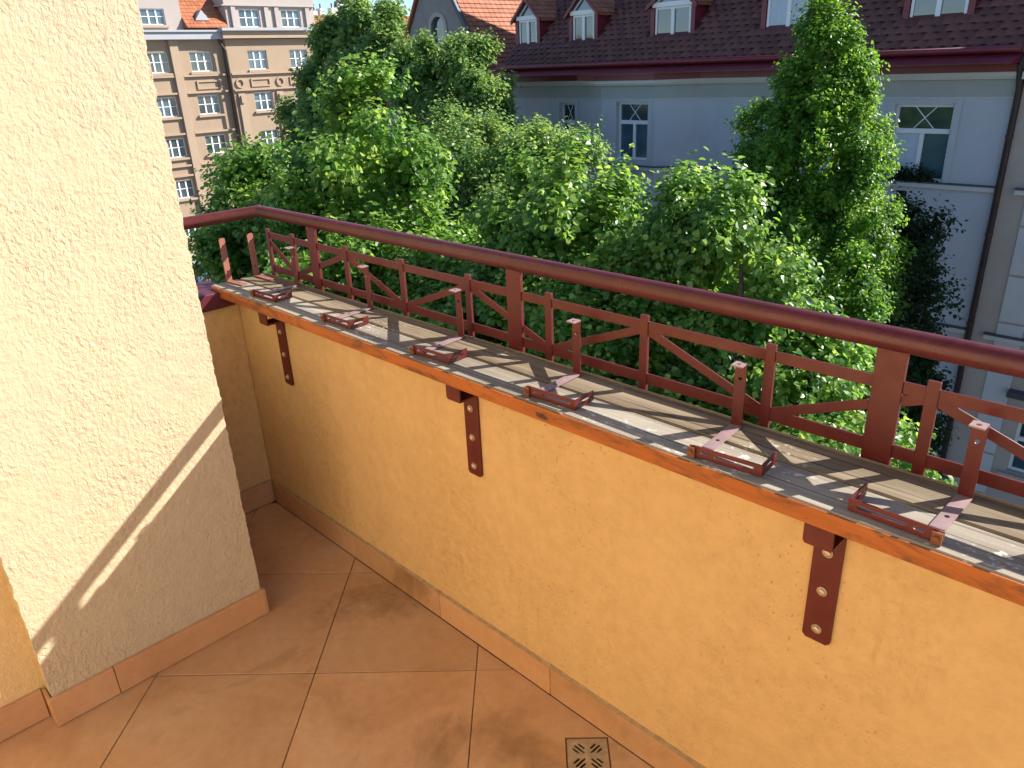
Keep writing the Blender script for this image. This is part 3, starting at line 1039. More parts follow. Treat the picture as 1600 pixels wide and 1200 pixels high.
    A0, A1 = P[st] - ax[st] * (twig_len * 0.4), P[st] + ax[st] * (L[st] * 0.97)[:, None]
    s1 = nrm(np.cross(ax[st], rng.normal(size=A0.shape)))
    s2 = np.cross(ax[st], s1)
    w_ = leaf * 0.035
    sv = np.stack([A0 + s1 * w_, A0 - s1 * w_ * 0.5 + s2 * w_ * 0.87, A0 - s1 * w_ * 0.5 - s2 * w_ * 0.87, A1], 1) - o
    nn_ = len(sv)
    sf = (np.arange(nn_)[:, None, None] * 4 + np.array([[0, 1, 3], [1, 2, 3], [2, 0, 3]])[None]).reshape(-1, 3)
    sm = bpy.data.meshes.new('shoots')
    sm.from_pydata(sv.reshape(-1, 3).tolist(), [], sf.tolist())
    sm.materials.append(MAT['bark'])
    so_ = bpy.data.objects.new('shoots', sm)
    COL.objects.link(so_)
    so_.parent = t
    so_['kind'] = 'stuff'
    # trunk and limbs
    c0 = Vector(np.average(lob[:, :3], axis=0, weights=wts))
    b0 = Vector((base[0], base[1], GZ))
    zlow = min(l[2] - l[5] for l in lobes)
    fork = Vector((base[0] + random.uniform(-.2, .2), base[1] + random.uniform(-.2, .2), max(GZ + 3, zlow + 0.4)))
    top = Vector((c0.x, c0.y, max(l[2] + l[5] * 0.55 for l in lobes)))
    MB().tube([b0, b0.lerp(fork, 0.5) + Vector((.05, -.04, 0)), fork, fork.lerp(top, 0.5), top], [trunk_r * 1.25, trunk_r, trunk_r * 0.9, trunk_r * 0.5, trunk_r * 0.1], 10).build('trunk', MAT['bark'], t, smooth=True)
    for q in range(9):
        l = lobes[q % len(lobes)]
        f = random.uniform(0.05, 0.6)
        s = fork.lerp(top, f)
        a = random.uniform(0, 6.28)
        e = Vector((l[0] + math.cos(a) * l[3] * 0.75, l[1] + math.sin(a) * l[4] * 0.75, l[2] + l[5] * random.uniform(0.0, 0.6)))
        mid = s.lerp(e, 0.5) + Vector((0, 0, -0.15))
        MB().tube([s, mid, e], [trunk_r * 0.38, trunk_r * 0.24, trunk_r * 0.06], 6).build('limb', MAT['bark'], t, smooth=True)
    return t


GR = 'lime trees along the near pavement'
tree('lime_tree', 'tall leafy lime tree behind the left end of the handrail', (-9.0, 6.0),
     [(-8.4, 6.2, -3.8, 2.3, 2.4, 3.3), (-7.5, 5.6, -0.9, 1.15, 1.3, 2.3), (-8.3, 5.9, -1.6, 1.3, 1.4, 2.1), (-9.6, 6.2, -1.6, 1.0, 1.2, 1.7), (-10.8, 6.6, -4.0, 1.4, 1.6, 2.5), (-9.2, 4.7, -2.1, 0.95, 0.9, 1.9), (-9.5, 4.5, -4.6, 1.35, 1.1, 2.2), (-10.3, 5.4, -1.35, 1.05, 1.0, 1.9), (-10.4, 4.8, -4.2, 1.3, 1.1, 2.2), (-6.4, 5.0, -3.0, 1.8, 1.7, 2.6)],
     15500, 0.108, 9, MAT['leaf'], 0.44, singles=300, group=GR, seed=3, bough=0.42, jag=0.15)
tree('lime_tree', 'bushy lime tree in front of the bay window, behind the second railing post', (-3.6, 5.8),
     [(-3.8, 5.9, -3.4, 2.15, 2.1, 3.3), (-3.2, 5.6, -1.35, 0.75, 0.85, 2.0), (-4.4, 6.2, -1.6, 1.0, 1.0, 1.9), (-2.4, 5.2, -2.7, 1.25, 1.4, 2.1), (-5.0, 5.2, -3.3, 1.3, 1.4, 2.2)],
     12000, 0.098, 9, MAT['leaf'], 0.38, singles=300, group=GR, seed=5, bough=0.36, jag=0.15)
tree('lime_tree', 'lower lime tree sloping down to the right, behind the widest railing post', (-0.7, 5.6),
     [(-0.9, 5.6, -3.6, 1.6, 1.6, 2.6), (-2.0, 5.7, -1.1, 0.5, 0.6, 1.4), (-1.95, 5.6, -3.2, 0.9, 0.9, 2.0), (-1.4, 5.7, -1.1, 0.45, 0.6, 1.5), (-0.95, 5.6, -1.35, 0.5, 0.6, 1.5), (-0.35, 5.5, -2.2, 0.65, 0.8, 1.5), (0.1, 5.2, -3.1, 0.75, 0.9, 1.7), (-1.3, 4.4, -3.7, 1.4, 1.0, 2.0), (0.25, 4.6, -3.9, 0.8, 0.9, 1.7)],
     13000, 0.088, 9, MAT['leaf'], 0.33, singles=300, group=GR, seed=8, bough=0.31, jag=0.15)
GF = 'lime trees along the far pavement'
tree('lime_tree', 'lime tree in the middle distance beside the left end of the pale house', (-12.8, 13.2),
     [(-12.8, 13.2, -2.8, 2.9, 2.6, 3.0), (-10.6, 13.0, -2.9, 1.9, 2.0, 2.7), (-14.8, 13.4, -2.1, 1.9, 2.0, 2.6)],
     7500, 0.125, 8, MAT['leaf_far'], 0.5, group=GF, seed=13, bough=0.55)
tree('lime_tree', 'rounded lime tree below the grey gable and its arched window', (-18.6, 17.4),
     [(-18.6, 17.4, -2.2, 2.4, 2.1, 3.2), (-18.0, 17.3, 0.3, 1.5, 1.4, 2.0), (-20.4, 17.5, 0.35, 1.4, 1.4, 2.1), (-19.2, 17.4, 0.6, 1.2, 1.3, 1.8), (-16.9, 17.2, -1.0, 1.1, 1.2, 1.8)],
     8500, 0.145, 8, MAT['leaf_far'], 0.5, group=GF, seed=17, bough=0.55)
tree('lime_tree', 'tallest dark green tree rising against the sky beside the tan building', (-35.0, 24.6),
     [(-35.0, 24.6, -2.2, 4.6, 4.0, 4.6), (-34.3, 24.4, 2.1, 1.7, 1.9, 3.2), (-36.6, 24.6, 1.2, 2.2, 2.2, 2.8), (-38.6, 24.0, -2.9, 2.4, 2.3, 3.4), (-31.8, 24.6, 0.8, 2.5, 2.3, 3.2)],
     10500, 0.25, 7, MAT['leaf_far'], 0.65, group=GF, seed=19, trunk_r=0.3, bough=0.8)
tree('columnar_tree', 'tall conical bright green tree in front of the right window', (-4.5, 14.6),
     [(-4.5, 14.6, 0.75, 0.72, 0.72, 1.6), (-4.6, 14.6, -0.7, 1.45, 1.35, 2.1), (-4.6, 14.6, -2.9, 2.05, 1.8, 2.6), (-4.4, 14.6, -5.6, 2.35, 2.0, 3.0), (-4.0, 13.0, -3.7, 0.62, 0.55, 2.1), (-2.75, 13.0, -4.2, 0.78, 0.75, 2.2)],
     13500, 0.092, 9, MAT['leaf_fine'], 0.30, upness=0.8, droop=0.25, depth=0.14, jag=0.07, seed=23, bough=0.36, fill=1.7, leaders=0.05)
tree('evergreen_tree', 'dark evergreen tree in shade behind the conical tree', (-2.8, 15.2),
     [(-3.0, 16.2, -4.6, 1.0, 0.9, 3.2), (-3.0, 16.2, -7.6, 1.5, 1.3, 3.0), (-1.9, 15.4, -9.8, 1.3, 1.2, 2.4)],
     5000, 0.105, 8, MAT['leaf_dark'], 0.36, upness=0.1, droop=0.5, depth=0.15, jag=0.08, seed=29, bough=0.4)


# ------------------------------------------------------------------ windows
def window(parent, x0, x1, z0, z1, y, kind='flat', depth=0.16, blind=None, name='window'):
    """double window facing -y, set back `depth` behind facade plane y; sub-parts hang below the frame"""
    yb = y + depth
    zt = z1 - (z1 - z0) * 0.34
    f = 0.075
    mb = MB()
    mb.box(x0, x0 + f, yb, yb + 0.07, z0, z1).box(x1 - f, x1, yb, yb + 0.07, z0, z1)
    mb.box(x0 + f, x1 - f, yb, yb + 0.07, z1 - f, z1).box(x0 + f, x1 - f, yb, yb + 0.07, z0, z0 + f)
    mb.box(x0 + f, x1 - f, yb - 0.03, yb + 0.07, zt - 0.07, zt + 0.05)
    xm = (x0 + x1) / 2
    mb.box(xm - 0.055, xm + 0.055, yb - 0.01, yb + 0.07, z0 + f, zt - 0.07)
    w = mb.build(name, MAT['white'], parent)
    for a, b, c, d, g in ((x0 + f, xm - 0.055, z0 + f, zt - 0.07, 0), (xm + 0.055, x1 - f, z0 + f, zt - 0.07, 1), (x0 + f, x1 - f, zt + 0.05, z1 - f, 2)):
        MB().box(a, b, yb + 0.03, yb + 0.05, c, d).build('pane', MAT['curtain'] if blind == g else MAT['glass_blue'] if g < 2 else MAT['glass'], w)
    h = (x1 - x0) * 0.17
    mb = MB()
    for sg in (-1, 1):
        mb.bar((xm - sg * h, yb + 0.02, zt + 0.05), (xm + sg * h, yb + 0.02 + 0.004 * sg, z1 - f), 0.022, 0.014)
    mb.build('muntin', MAT['white'], w)
    return w


def wall_with_openings(mb, x0, x1, z0, z1, y, openings, depth, thick=0.3):
    """flat facade facing -y with rectangular recesses: front skin plus reveals"""
    outer = [(x0, z0), (x1, z0), (x1, z1), (x0, z1)]
    holes = [[(a, c), (b, c), (b, d), (a, d)] for a, b, c, d in openings]
    mb.plate(outer, holes, (0, y + thick, 0), (1, 0, 0), (0, 0, 1), thick)
    return mb


# ------------------------------------------------------------------ pale house across the street
YF = 21.2
pb = thing('apartment_house', 'pale grey plastered house with dark red dormer roof across the street', 'house', (-10, YF, GZ))
floors = [0.0, -3.76, -7.52]
cols = [(-17.29, -16.55), (-9.33, -7.95), (-5.38, -3.92)]
op = [(a, b, -1.79 + dz, 0.15 + dz) for a, b in cols for dz in floors]
mb = MB()
wall_with_openings(mb, -19.7, -15.2, GZ, 0.80, YF, [o for o in op if o[1] < -15.3], 0.16)
wall_with_openings(mb, -12.0, -2.66, GZ, 0.80, YF, [o for o in op if o[0] > -12], 0.16)
mb.box(-19.7, -2.66, YF + 0.31, 30, GZ, 0.78)
mb.build('wall', MAT['pale'], pb)
# canted bay
bay = [(-16.1, YF + 0.2), (-14.76, YF - 0.7), (-12.55, YF - 0.7), (-11.27, YF + 0.003), (-11.27, YF + 0.2)]
mb = MB()
bop = [(-14.12, -12.82, -1.62 + dz, 0.22 + dz) for dz in floors]
wall_with_openings(mb, -14.76, -12.55, GZ, 0.98, YF - 0.7, bop, 0.16, 0.2)
mb.prism([(-14.76, YF - 0.495), (-12.55, YF - 0.495), (-12.55, YF + 0.25), (-14.76, YF + 0.25)], 'z', GZ, 0.975)
mb.prism([(-12.549, YF - 0.699), (-11.27, YF - 0.003), (-11.27, YF + 0.25), (-12.549, YF + 0.25)], 'z', GZ, 0.98)
mb.prism([(-16.1, YF + 0.02), (-14.761, YF - 0.699), (-14.761, YF + 0.25), (-16.1, YF + 0.25)], 'z', GZ, 0.98)
mb.build('bay', MAT['pale'], pb)
for (a, b, c, d) in op:
    window(pb, a, b, c, d, YF, blind=0 if a < -4.9 and a > -6 and c > -2 else (2 if (c < -4) else None))
for (a, b, c, d) in bop:
    w = window(pb, a, b, c, d, YF - 0.7, blind=None)
for (a, b, c, d) in op + bop:
    y = YF - 0.7 if a in (-14.12,) else YF
    MB().box(a - 0.16, a, y - 0.022, y - 0.001, c, d + 0.10).build('window_surround', MAT['surround'], pb)
    MB().box(b, b + 0.16, y - 0.022, y - 0.001, c, d + 0.10).build('window_surround', MAT['surround'], pb)
# string courses, frieze, cornice, gutter following the bay
front = [(-19.72, YF), (-16.1, YF), (-14.76, YF - 0.7), (-12.55, YF - 0.7), (-11.27, YF), (-2.66, YF)]


def band(z0, z1, proud, mat, name, back=0.0):
    mb = MB()
    for k in range(len(front) - 1):
        p, q = Vector(front[k]), Vector(front[k + 1])
        d = (q - p).normalized()
        n = Vector((d.y, -d.x))
        o0 = o1 = 0.0
        a, b = p + n * proud, q + n * proud
        # mitre with neighbours
        if k > 0:
            d0 = (p - Vector(front[k - 1])).normalized()
            n0 = Vector((d0.y, -d0.x))
            mm = (n + n0).normalized()
            a = p + mm * (proud / max(0.4, mm.dot(n)))
        if k < len(front) - 2:
            d1 = (Vector(front[k + 2]) - q).normalized()
            n1 = Vector((d1.y, -d1.x))
            mm = (n + n1).normalized()
            b = q + mm * (proud / max(0.4, mm.dot(n)))
        a2, b2 = p - n * (-0.001), q - n * (-0.001)
        mb.add([(a.x, a.y, z0), (b.x, b.y, z0), (b2.x, b2.y, z0), (a2.x, a2.y, z0), (a.x, a.y, z1), (b.x, b.y, z1), (b2.x, b2.y, z1), (a2.x, a2.y, z1)],
               [(0, 3, 2, 1), (4, 5, 6, 7), (0, 1, 5, 4), (2, 3, 7, 6)])
    mb.build(name, mat, pb)


for dz in floors:
    band(-1.93 + dz, -1.815 + dz, 0.10, MAT['pale_trim'], 'string_course')
    band(-1.813 + dz, -1.775 + dz, 0.13, MAT['ledge'], 'ledge_flashing')
band(0.30, 0.33, 0.03, MAT['pale_trim'], 'frieze_moulding')
band(0.335, 0.74, 0.012, MAT['frieze'], 'frieze')
band(0.745, 0.80, 0.16, MAT['pale_trim'], 'cornice')
band(0.802, 0.90, 0.26, MAT['pale_trim'], 'cornice')
band(0.902, 1.06, 0.30, MAT['cladding'], 'fascia')
band(1.062, 1.10, 0.40, MAT['cladding'], 'fascia')
mb = MB()
mb.add([(-19.9, YF - 1.1, 1.102), (-2.6, YF - 1.1, 1.102), (-2.6, YF + 0.6, 1.102), (-19.9, YF + 0.6, 1.102), (-19.9, YF - 1.1, 1.12), (-2.6, YF - 1.1, 1.12), (-2.6, YF - 0.3, 1.34), (-19.9, YF - 0.3, 1.34), (-19.9, YF + 0.6, 1.34), (-2.6, YF + 0.6, 1.34)],
       [(0, 3, 2, 1), (0, 1, 5, 4), (4, 5, 6, 7), (7, 6, 9, 8), (2, 3, 8, 9), (1, 2, 9, 6, 5), (0, 4, 7, 8, 3)])
mb.build('eaves_sheet', MAT['cladding'], pb)
MB().tube([(-20.0, YF - 0.50, 1.42), (-2.6, YF - 0.50, 1.40)], 0.085, 12).build('gutter', MAT['cladding'], pb, smooth=True)
# roof slope at 45 degrees, tiles laid in courses
RY0, RZ0 = YF - 0.40, 1.34
SL = 1.0


def roof_z(y):
    return RZ0 + (y - RY0) * SL


roof = MB()
roof.add([(-20.0, RY0, RZ0 - 0.03), (-2.3, RY0, RZ0 - 0.03), (-2.3, RY0 + 8.2, RZ0 + 8.17), (-20.0, RY0 + 8.2, RZ0 + 8.17), (-2.3, RY0 + 16.4, RZ0 - 0.03), (-20.0, RY0 + 16.4, RZ0 - 0.03)],
         [(0, 1, 2, 3), (3, 2, 4, 5), (0, 3, 5), (1, 4, 2), (0, 5, 4, 1)])
ro = roof.build('roof', MAT['roof_tile'], pb)
TW, TC = 0.30, 0.235      # tile width and course length along the slope
cs = math.sqrt(0.5)
tile_prof = [(-0.5, 0.0), (-0.28, 0.035), (0.0, 0.045), (0.22, 0.02), (0.36, -0.005), (0.5, 0.0)]
tv, tf = [], []
for k, (a, h) in enumerate(tile_prof):
    tv += [(a * TW, -0.02, h + 0.028), (a * TW, TC * 1.08, h * 0.8 + 0.004), (a * TW, -0.02, h + 0.008)]
for k in range(5):
    b = k * 3
    tf += [(b, b + 3, b + 4, b + 1), (b + 2, b + 5, b + 3, b)]
rotm = Matrix.Rotation(math.radians(45), 3, 'X')
tvr = [rotm @ Vector(p) for p in tv]
DORM = [(-20.27, -19.32, 2.12), (-17.50, -16.50, 2.10), (-13.87, -12.49, 2.06), (-9.83, -8.45, 2.03), (-5.72, -4.34, 1.99)]
KS = 0.9785      # dormer fronts stand a little nearer than first measured
dorm = [(2.4931 + (a - 2.4931) * KS, 2.4931 + (b - 2.4931) * KS, 1.5372 + (z - 1.5372) * KS) for a, b, z in DORM]
DY = -1.0993 + (22.2 + 1.0993) * KS


def in_dormer(x, y):
    return any(a - 0.22 < x < b + 0.22 and DY - 0.1 < y < DY + 2.2 for a, b, z in dorm)


tiles = []
for c in range(26):
    y = RY0 + c * TC * cs
    for i in range(60):
        x = -19.95 + (i + 0.5) * TW + (0.5 * TW if c % 2 else 0)
        if x > -2.4 or in_dormer(x, y):
            continue
        tiles.append((x, y, roof_z(y) + random.uniform(-0.006, 0.006)))
TP = np.array(tiles)
u, v, z = project(TP)
inv = (u > -10) & (u < 1610) & (v > -10) & (v < 130)
sc = np.where(inv, 1.0 / z, 0)
order = np.argsort(-sc)
first = None
rest = MB()
for n_, i in enumerate(order):
    x, y, zz = tiles[i]
    if n_ < 300:
        if first is None:
            me = bpy.data.meshes.new('roof_tile')
            me.from_pydata([tuple(p) for p in tvr], [], tf)
            me.polygons.foreach_set('use_smooth', [True] * len(me.polygons))
            me.materials.append(MAT['roof_tile'])
            first = me
        o = bpy.data.objects.new('roof_tile', first)
        COL.objects.link(o)
        o.parent = ro
        o.location = Vector((x, y, zz)) - Vector(pb.location)
    else:
        rest.add([(p.x + x, p.y + y, p.z + zz) for p in tvr], tf)
rt_ = rest.build('roof_tiles', MAT['roof_tile'], ro, smooth=True)
rt_['kind'] = 'stuff'

# dormers
for k, (a, b, z0) in enumerate(dorm):
    xm, hw_ = (a + b) / 2, (b - a) / 2 + 0.17
    zh = 1.5372 + (3.08 - 1.5372) * KS
    za = zh + hw_ * (1.0 if k < 2 else 0.75)
    yb = DY + 2.6
    mb = MB()
    mb.prism([(xm - hw_, z0 - 0.10), (xm - hw_ + 0.15, z0 - 0.10), (xm - hw_ + 0.15, zh + 0.05), (xm - hw_, zh + 0.05)], 'y', DY, yb)
    mb.prism([(xm + hw_ - 0.15, z0 - 0.10), (xm + hw_, z0 - 0.10), (xm + hw_, zh + 0.05), (xm + hw_ - 0.15, zh + 0.05)], 'y', DY, yb)
    mb.prism([(xm - hw_ + 0.15, z0 - 0.10), (xm + hw_ - 0.15, z0 - 0.10), (xm + hw_ - 0.15, z0), (xm - hw_ + 0.15, z0)], 'y', DY - 0.03, yb)
    d_ = mb.build('dormer', MAT['cladding'], pb)
    # barge boards and gable roof
    ov = 0.12
    mb = MB()
    for sg in (-1, 1):
        p0 = (xm + sg * (hw_ + ov), zh - ov * (1.0 if k < 2 else 0.75))
        p1 = (xm, za + 0.0)
        mb.prism([p0, p1, (p1[0], p1[1] + 0.13), (p0[0], p0[1] + 0.13)][::sg], 'y', DY - 0.14, DY - 0.05)
    mb.build('barge_board', MAT['cladding'], d_)
    mb = MB()
    for sg in (-1, 1):
        nrow = 5
        p0 = Vector((xm + sg * (hw_ + ov), zh - ov * (1.0 if k < 2 else 0.75) + 0.12))
        p1 = Vector((xm, za + 0.12))
        for r_ in range(nrow):
            q0, q1 = p0.lerp(p1, r_ / nrow), p0.lerp(p1, (r_ + 1.12) / nrow)
            for yy in range(9):
                ya = DY - 0.10 + yy * 0.30
                mb.prism([(q0.x, q0.y + 0.03), (q0.x, q0.y + 0.055), (q1.x, q1.y + 0.02), (q1.x, q1.y)][::sg], 'y', ya, ya + 0.285)
        mb.prism([(p0.x, p0.y), (p1.x, p1.y), (p1.x, p1.y - 0.06), (p0.x, p0.y - 0.06)][::-sg], 'y', DY - 0.05, yb)
    mb.build('dormer_roof', MAT['roof_orange'], d_)
    # white window with a triangular light above
    f = 0.07
    mb = MB()
    x0, x1 = a, b
    y0, y1 = DY + 0.04, DY + 0.11
    mb.box(x0, x0 + f, y0, y1, z0, zh).box(x1 - f, x1, y0, y1, z0, zh).box(x0 + f, x1 - f, y0, y1, z0, z0 + f)
    mb.box(x0 + f, x1 - f, y0, y1, zh - f, zh).box(xm - 0.06, xm + 0.06, y0 - 0.02, y1, z0 + f, zh - f)
    mb.box(x0 - 0.08, x1 + 0.08, y0 - 0.08, y1 + 0.005, zh + 0.001, zh + 0.14)
    mb.bar((x0 + 0.02, y0 + 0.03, zh + 0.15), (xm, y0 + 0.03, za - 0.06), 0.07, 0.05)
    mb.bar((x1 - 0.02, y0 + 0.032, zh + 0.15), (xm, y0 + 0.032, za - 0.06), 0.07, 0.05)
    w_ = mb.build('window', MAT['white'], pb)
    gl = MAT['curtain'] if k == 3 else MAT['glass_blue'] if k in (2, 4) else MAT['glass']
    MB().box(x0 + f, xm - 0.06, y0 + 0.03, y0 + 0.05, z0 + f, zh - f).build('pane', gl if k != 2 else MAT['glass'], w_)
    MB().box(xm + 0.06, x1 - f, y0 + 0.03, y0 + 0.05, z0 + f, zh - f).build('pane', gl, w_)
    MB().prism([(x0 + 0.05, zh + 0.141), (x1 - 0.05, zh + 0.141), (xm, za - 0.08)], 'y', y0 + 0.034, y0 + 0.05).build('pane', MAT['glass_blue'], w_)
# flower box plant in the right window, small vent below the ledge
MB().box(-5.0, -4.75, YF - 0.01, YF + 0.05, -2.36, -2.06).build('vent', MAT['dark'], pb)
wp = thing('window_plant', 'low green plants on the ledge of the right window behind the conical tree', 'plant', (-4.9, YF - 0.05, -1.77))
rngp = np.random.default_rng(4)
pp = np.array([-4.75, YF - 0.02, -1.68]) + rngp.normal(0, 1, (500, 3)) * np.array([0.30, 0.07, 0.13])
pp[:, 2] = np.maximum(pp[:, 2], -1.76)
me = leaf_mesh('foliage', leaf_arrays(pp - np.array(wp.location), rngp.normal(0, 1, (500, 3)), rngp.normal(0, 1, (500, 3)), np.full(500, 0.08)), MAT['leaf_dark'])
po = bpy.data.objects.new('foliage', me)
COL.objects.link(po)
po.parent = wp
po['kind'] = 'stuff'
# downpipe between the houses
dp = thing('downpipe', 'dark brown rain downpipe between the pale house and its neighbour', 'pipe', (-2.57, YF - 0.12, GZ))
MB().tube([(-2.59, YF - 0.30, 1.3), (-2.59, YF - 0.30, 1.0), (-2.57, YF - 0.12, 0.5), (-2.57, YF - 0.12, GZ)], 0.075, 12).build('tube', MAT['pipe'], dp, smooth=True)
for zz in (-0.6, -3.0, -5.4, -7.8):
    MB().tube([(-2.57, YF - 0.12, zz), (-2.57, YF - 0.12, zz + 0.07)], 0.09, 12).build('collar', MAT['pipe'], dp)

# neighbour house on the right with rusticated blocks
nb = thing('apartment_house', 'beige neighbouring house with pale raised wall blocks right of the downpipe', 'house', (2, YF, GZ))
nop = [(-1.0, 0.5, -9.32 + dz, -7.85 + dz) for dz in (0, 3.76, 7.52)] + [(2.6, 4.1, -9.32 + dz, -7.85 + dz) for dz in (0, 3.76, 7.52)]
mb = MB()
wall_with_openings(mb, -2.50, 8.0, GZ, 0.80, YF - 0.06, nop, 0.16)
mb.box(-2.50, 8.0, YF + 0.26, 30, GZ, 0.78)
mb.build('wall', MAT['beige'], nb)
for k, (a, b, c, d) in enumerate(nop):
    window(nb, a, b, c, d, YF - 0.06)
    MB().box(a - 0.35, b + 0.3, YF - 0.38, YF - 0.062, d + 0.75, d + 0.90).build('window_hood', MAT['ledge'], nb)
    MB().box(a - 0.15, b + 0.15, YF - 0.24, YF - 0.062, c - 0.16, c - 0.02).build('sill', MAT['beige'], nb)
zc = -10.2
while zc < 0.3:
    for a, b in ((-1.95, -1.35), (0.95, 2.2), (4.5, 5.8)):
        bx1 = b
        if not any(o[0] - 0.2 < b and o[1] + 0.2 > a and o[2] - 0.3 < zc + 1.2 and o[3] + 1.0 > zc for o in nop):
            MB().box(a, bx1 + 0.0, YF - 0.10, YF - 0.061, zc + 0.025, zc + 1.225).build('wall_block', MAT['pale_trim'], nb, bevel=0.015)
    zc += 1.25
for zz in (-1.93, -5.69):
    MB().box(-2.2, 8.0, YF - 0.20, YF - 0.062, zz, zz + 0.12).build('string_course', MAT['pale_trim'], nb)
    MB().box(-2.2, 8.0, YF - 0.23, YF - 0.062, zz + 0.121, zz + 0.16).build('ledge_flashing', MAT['ledge'], nb)
mb = MB()
mb.box(-2.50, 8.0, YF - 0.4, YF - 0.062, 0.74, 0.90)
mb.build('cornice', MAT['pale_trim'], nb)
mb = MB()
mb.add([(-2.25, YF - 0.6, 0.92), (8, YF - 0.6, 0.92), (8, YF + 5.0, 6.5), (-2.25, YF + 5.0, 6.5), (8, YF + 10, 0.92), (-2.25, YF + 10, 0.92)], [(0, 1, 2, 3), (3, 2, 4, 5), (0, 3, 5), (1, 4, 2), (0, 5, 4, 1)])
mb.build('roof', MAT['roof_tile'], nb)

# ------------------------------------------------------------------ grey gabled house beyond the pale house
gh = thing('gabled_house', 'grey gabled house with small arched attic window and orange tiled roof', 'house', (-26, 23, GZ))
GX, GZT = -26.1, 6.2
gy = 23.0
gp = [(-30.6, GZ), (-21.6, GZ), (-21.6, -0.73), (GX, GZT), (-30.6, -0.73)]
arch = [(-26.55 + 0.02, 2.55), (-25.60, 2.55), (-25.60, 3.15)] + [(-26.07 + 0.47 * math.cos(a), 3.15 + 0.47 * math.sin(a)) for a in [PI * q / 8 for q in range(1, 8)]] + [(-26.53, 3.15)]
MB().plate(gp, [arch], (0, gy + 0.3, 0), (1, 0, 0), (0, 0, 1), 0.3).build('gable_wall', MAT['gable'], gh)
big = [(-26.07 + (p[0] + 26.07) * 1.35, 3.0 + (p[1] - 3.0) * 1.30) for p in arch]
aw = MB().plate(big, [arch], (0, gy - 0.001, 0), (1, 0, 0), (0, 0, 1), 0.05).build('window_surround', MAT['tan_attic'], gh)
MB().box(-26.8, -25.3, gy - 0.18, gy - 0.002, 2.22, 2.40).build('sill', MAT['tan_attic'], gh)
wn_ = MB().box(-26.6, -25.5, gy + 0.13, gy + 0.15, 2.5, 3.7).build('window', MAT['glass'], gh)
mb = MB()
for sg in (-1, 1):
    e = (GX + sg * 4.65, -0.96)
    mb.prism([e, (GX, GZT + 0.12), (GX, GZT + 0.34), (e[0], e[1] + 0.2)][::sg], 'y', gy - 0.15, 34)
mb.build('roof', MAT['roof_orange'], gh)
mb = MB()
nr = 40
for r_ in range(nr):
    p0, p1 = Vector((GX + 4.65, -0.77)), Vector((GX, GZT + 0.33))
    q0, q1 = p0.lerp(p1, r_ / nr), p0.lerp(p1, (r_ + 1.1) / nr)
    for yy in range(34):
        ya = gy - 0.15 + yy * 0.32
        mb.prism([(q0.x, q0.y + 0.01), (q0.x + 0.03, q0.y + 0.07), (q1.x + 0.01, q1.y + 0.03), (q1.x, q1.y)], 'y', ya, ya + 0.30)
tl = mb.build('roof_tiles', MAT['roof_orange'], gh)
tl['kind'] = 'stuff'
for sg in (1,):
    MB().prism([(GX + 4.7, -1.05), (GX, GZT + 0.0), (GX, GZT + 0.36), (GX + 4.7, -0.80)], 'y', gy - 0.32, gy - 0.155).build('barge_board', MAT['ledge'], gh)
MB().box(-30.5, -21.7, gy + 0.31, 34, GZ, -1.2).build('wall', MAT['gable'], gh)

# ------------------------------------------------------------------ tan apartment building closing the street
KT = 1.25


def tx(y):
    return -1.0993 + (y + 1.0993) * KT


def tz(z):
    return 1.5372 + (z - 1.5372) * KT


XT = 2.4931 + (-52 - 2.4931) * KT
tb = thing('apartment_building', 'tan apartment building with white windows closing the street at left', 'building', (XT, tx(26), GZ))


def facade_x(mb, x, y0, y1, z0, z1, ops, thick=0.3):
    """facade facing +x"""
    holes = [[(a, c), (b, c), (b, d), (a, d)] for a, b, c, d in ops]
    return mb.plate([(y0, z0), (y1, z0), (y1, z1), (y0, z1)], holes, (x - thick, 0, 0), (0, 1, 0), (0, 0, 1), thick)


def tan_window(y0, y1, z0, z1, x, parent, rows=2, lights=3):
    xb = x - 0.22
    f = 0.07
    mb = MB()
    mb.box(xb, xb + 0.08, y0, y0 + f, z0, z1).box(xb, xb + 0.08, y1 - f, y1, z0, z1)
    mb.box(xb, xb + 0.08, y0 + f, y1 - f, z0, z0 + f).box(xb, xb + 0.08, y0 + f, y1 - f, z1 - f, z1)
    wd = (y1 - y0) / lights
    for k in range(1, lights):
        mb.box(xb, xb + 0.09, y0 + k * wd - 0.06, y0 + k * wd + 0.06, z0 + f, z1 - f)
    w = mb.build('window', MAT['white'], parent)
    zm = z0 + (z1 - z0) * 0.52
    mb = MB()
    for k in range(lights):
        mb.box(xb + 0.03, xb + 0.075, y0 + k * wd + 0.07, y0 + (k + 1) * wd - 0.07, zm - 0.025, zm + 0.025)
    mb.build('muntin', MAT['white'], w)
    for k in range(lights):
        MB().box(xb + 0.02, xb + 0.04, y0 + k * wd + 0.05, y0 + (k + 1) * wd - 0.05, z0 + 0.05, z1 - 0.05).build('pane', MAT['glass_blue'] if random.random() < .5 else MAT['glass'], w)
    MB().box(x + 0.001, x + 0.20, y0 - 0.18, y1 + 0.18, z0 - 0.22, z0 - 0.05).build('sill', MAT['tan_trim'], parent)


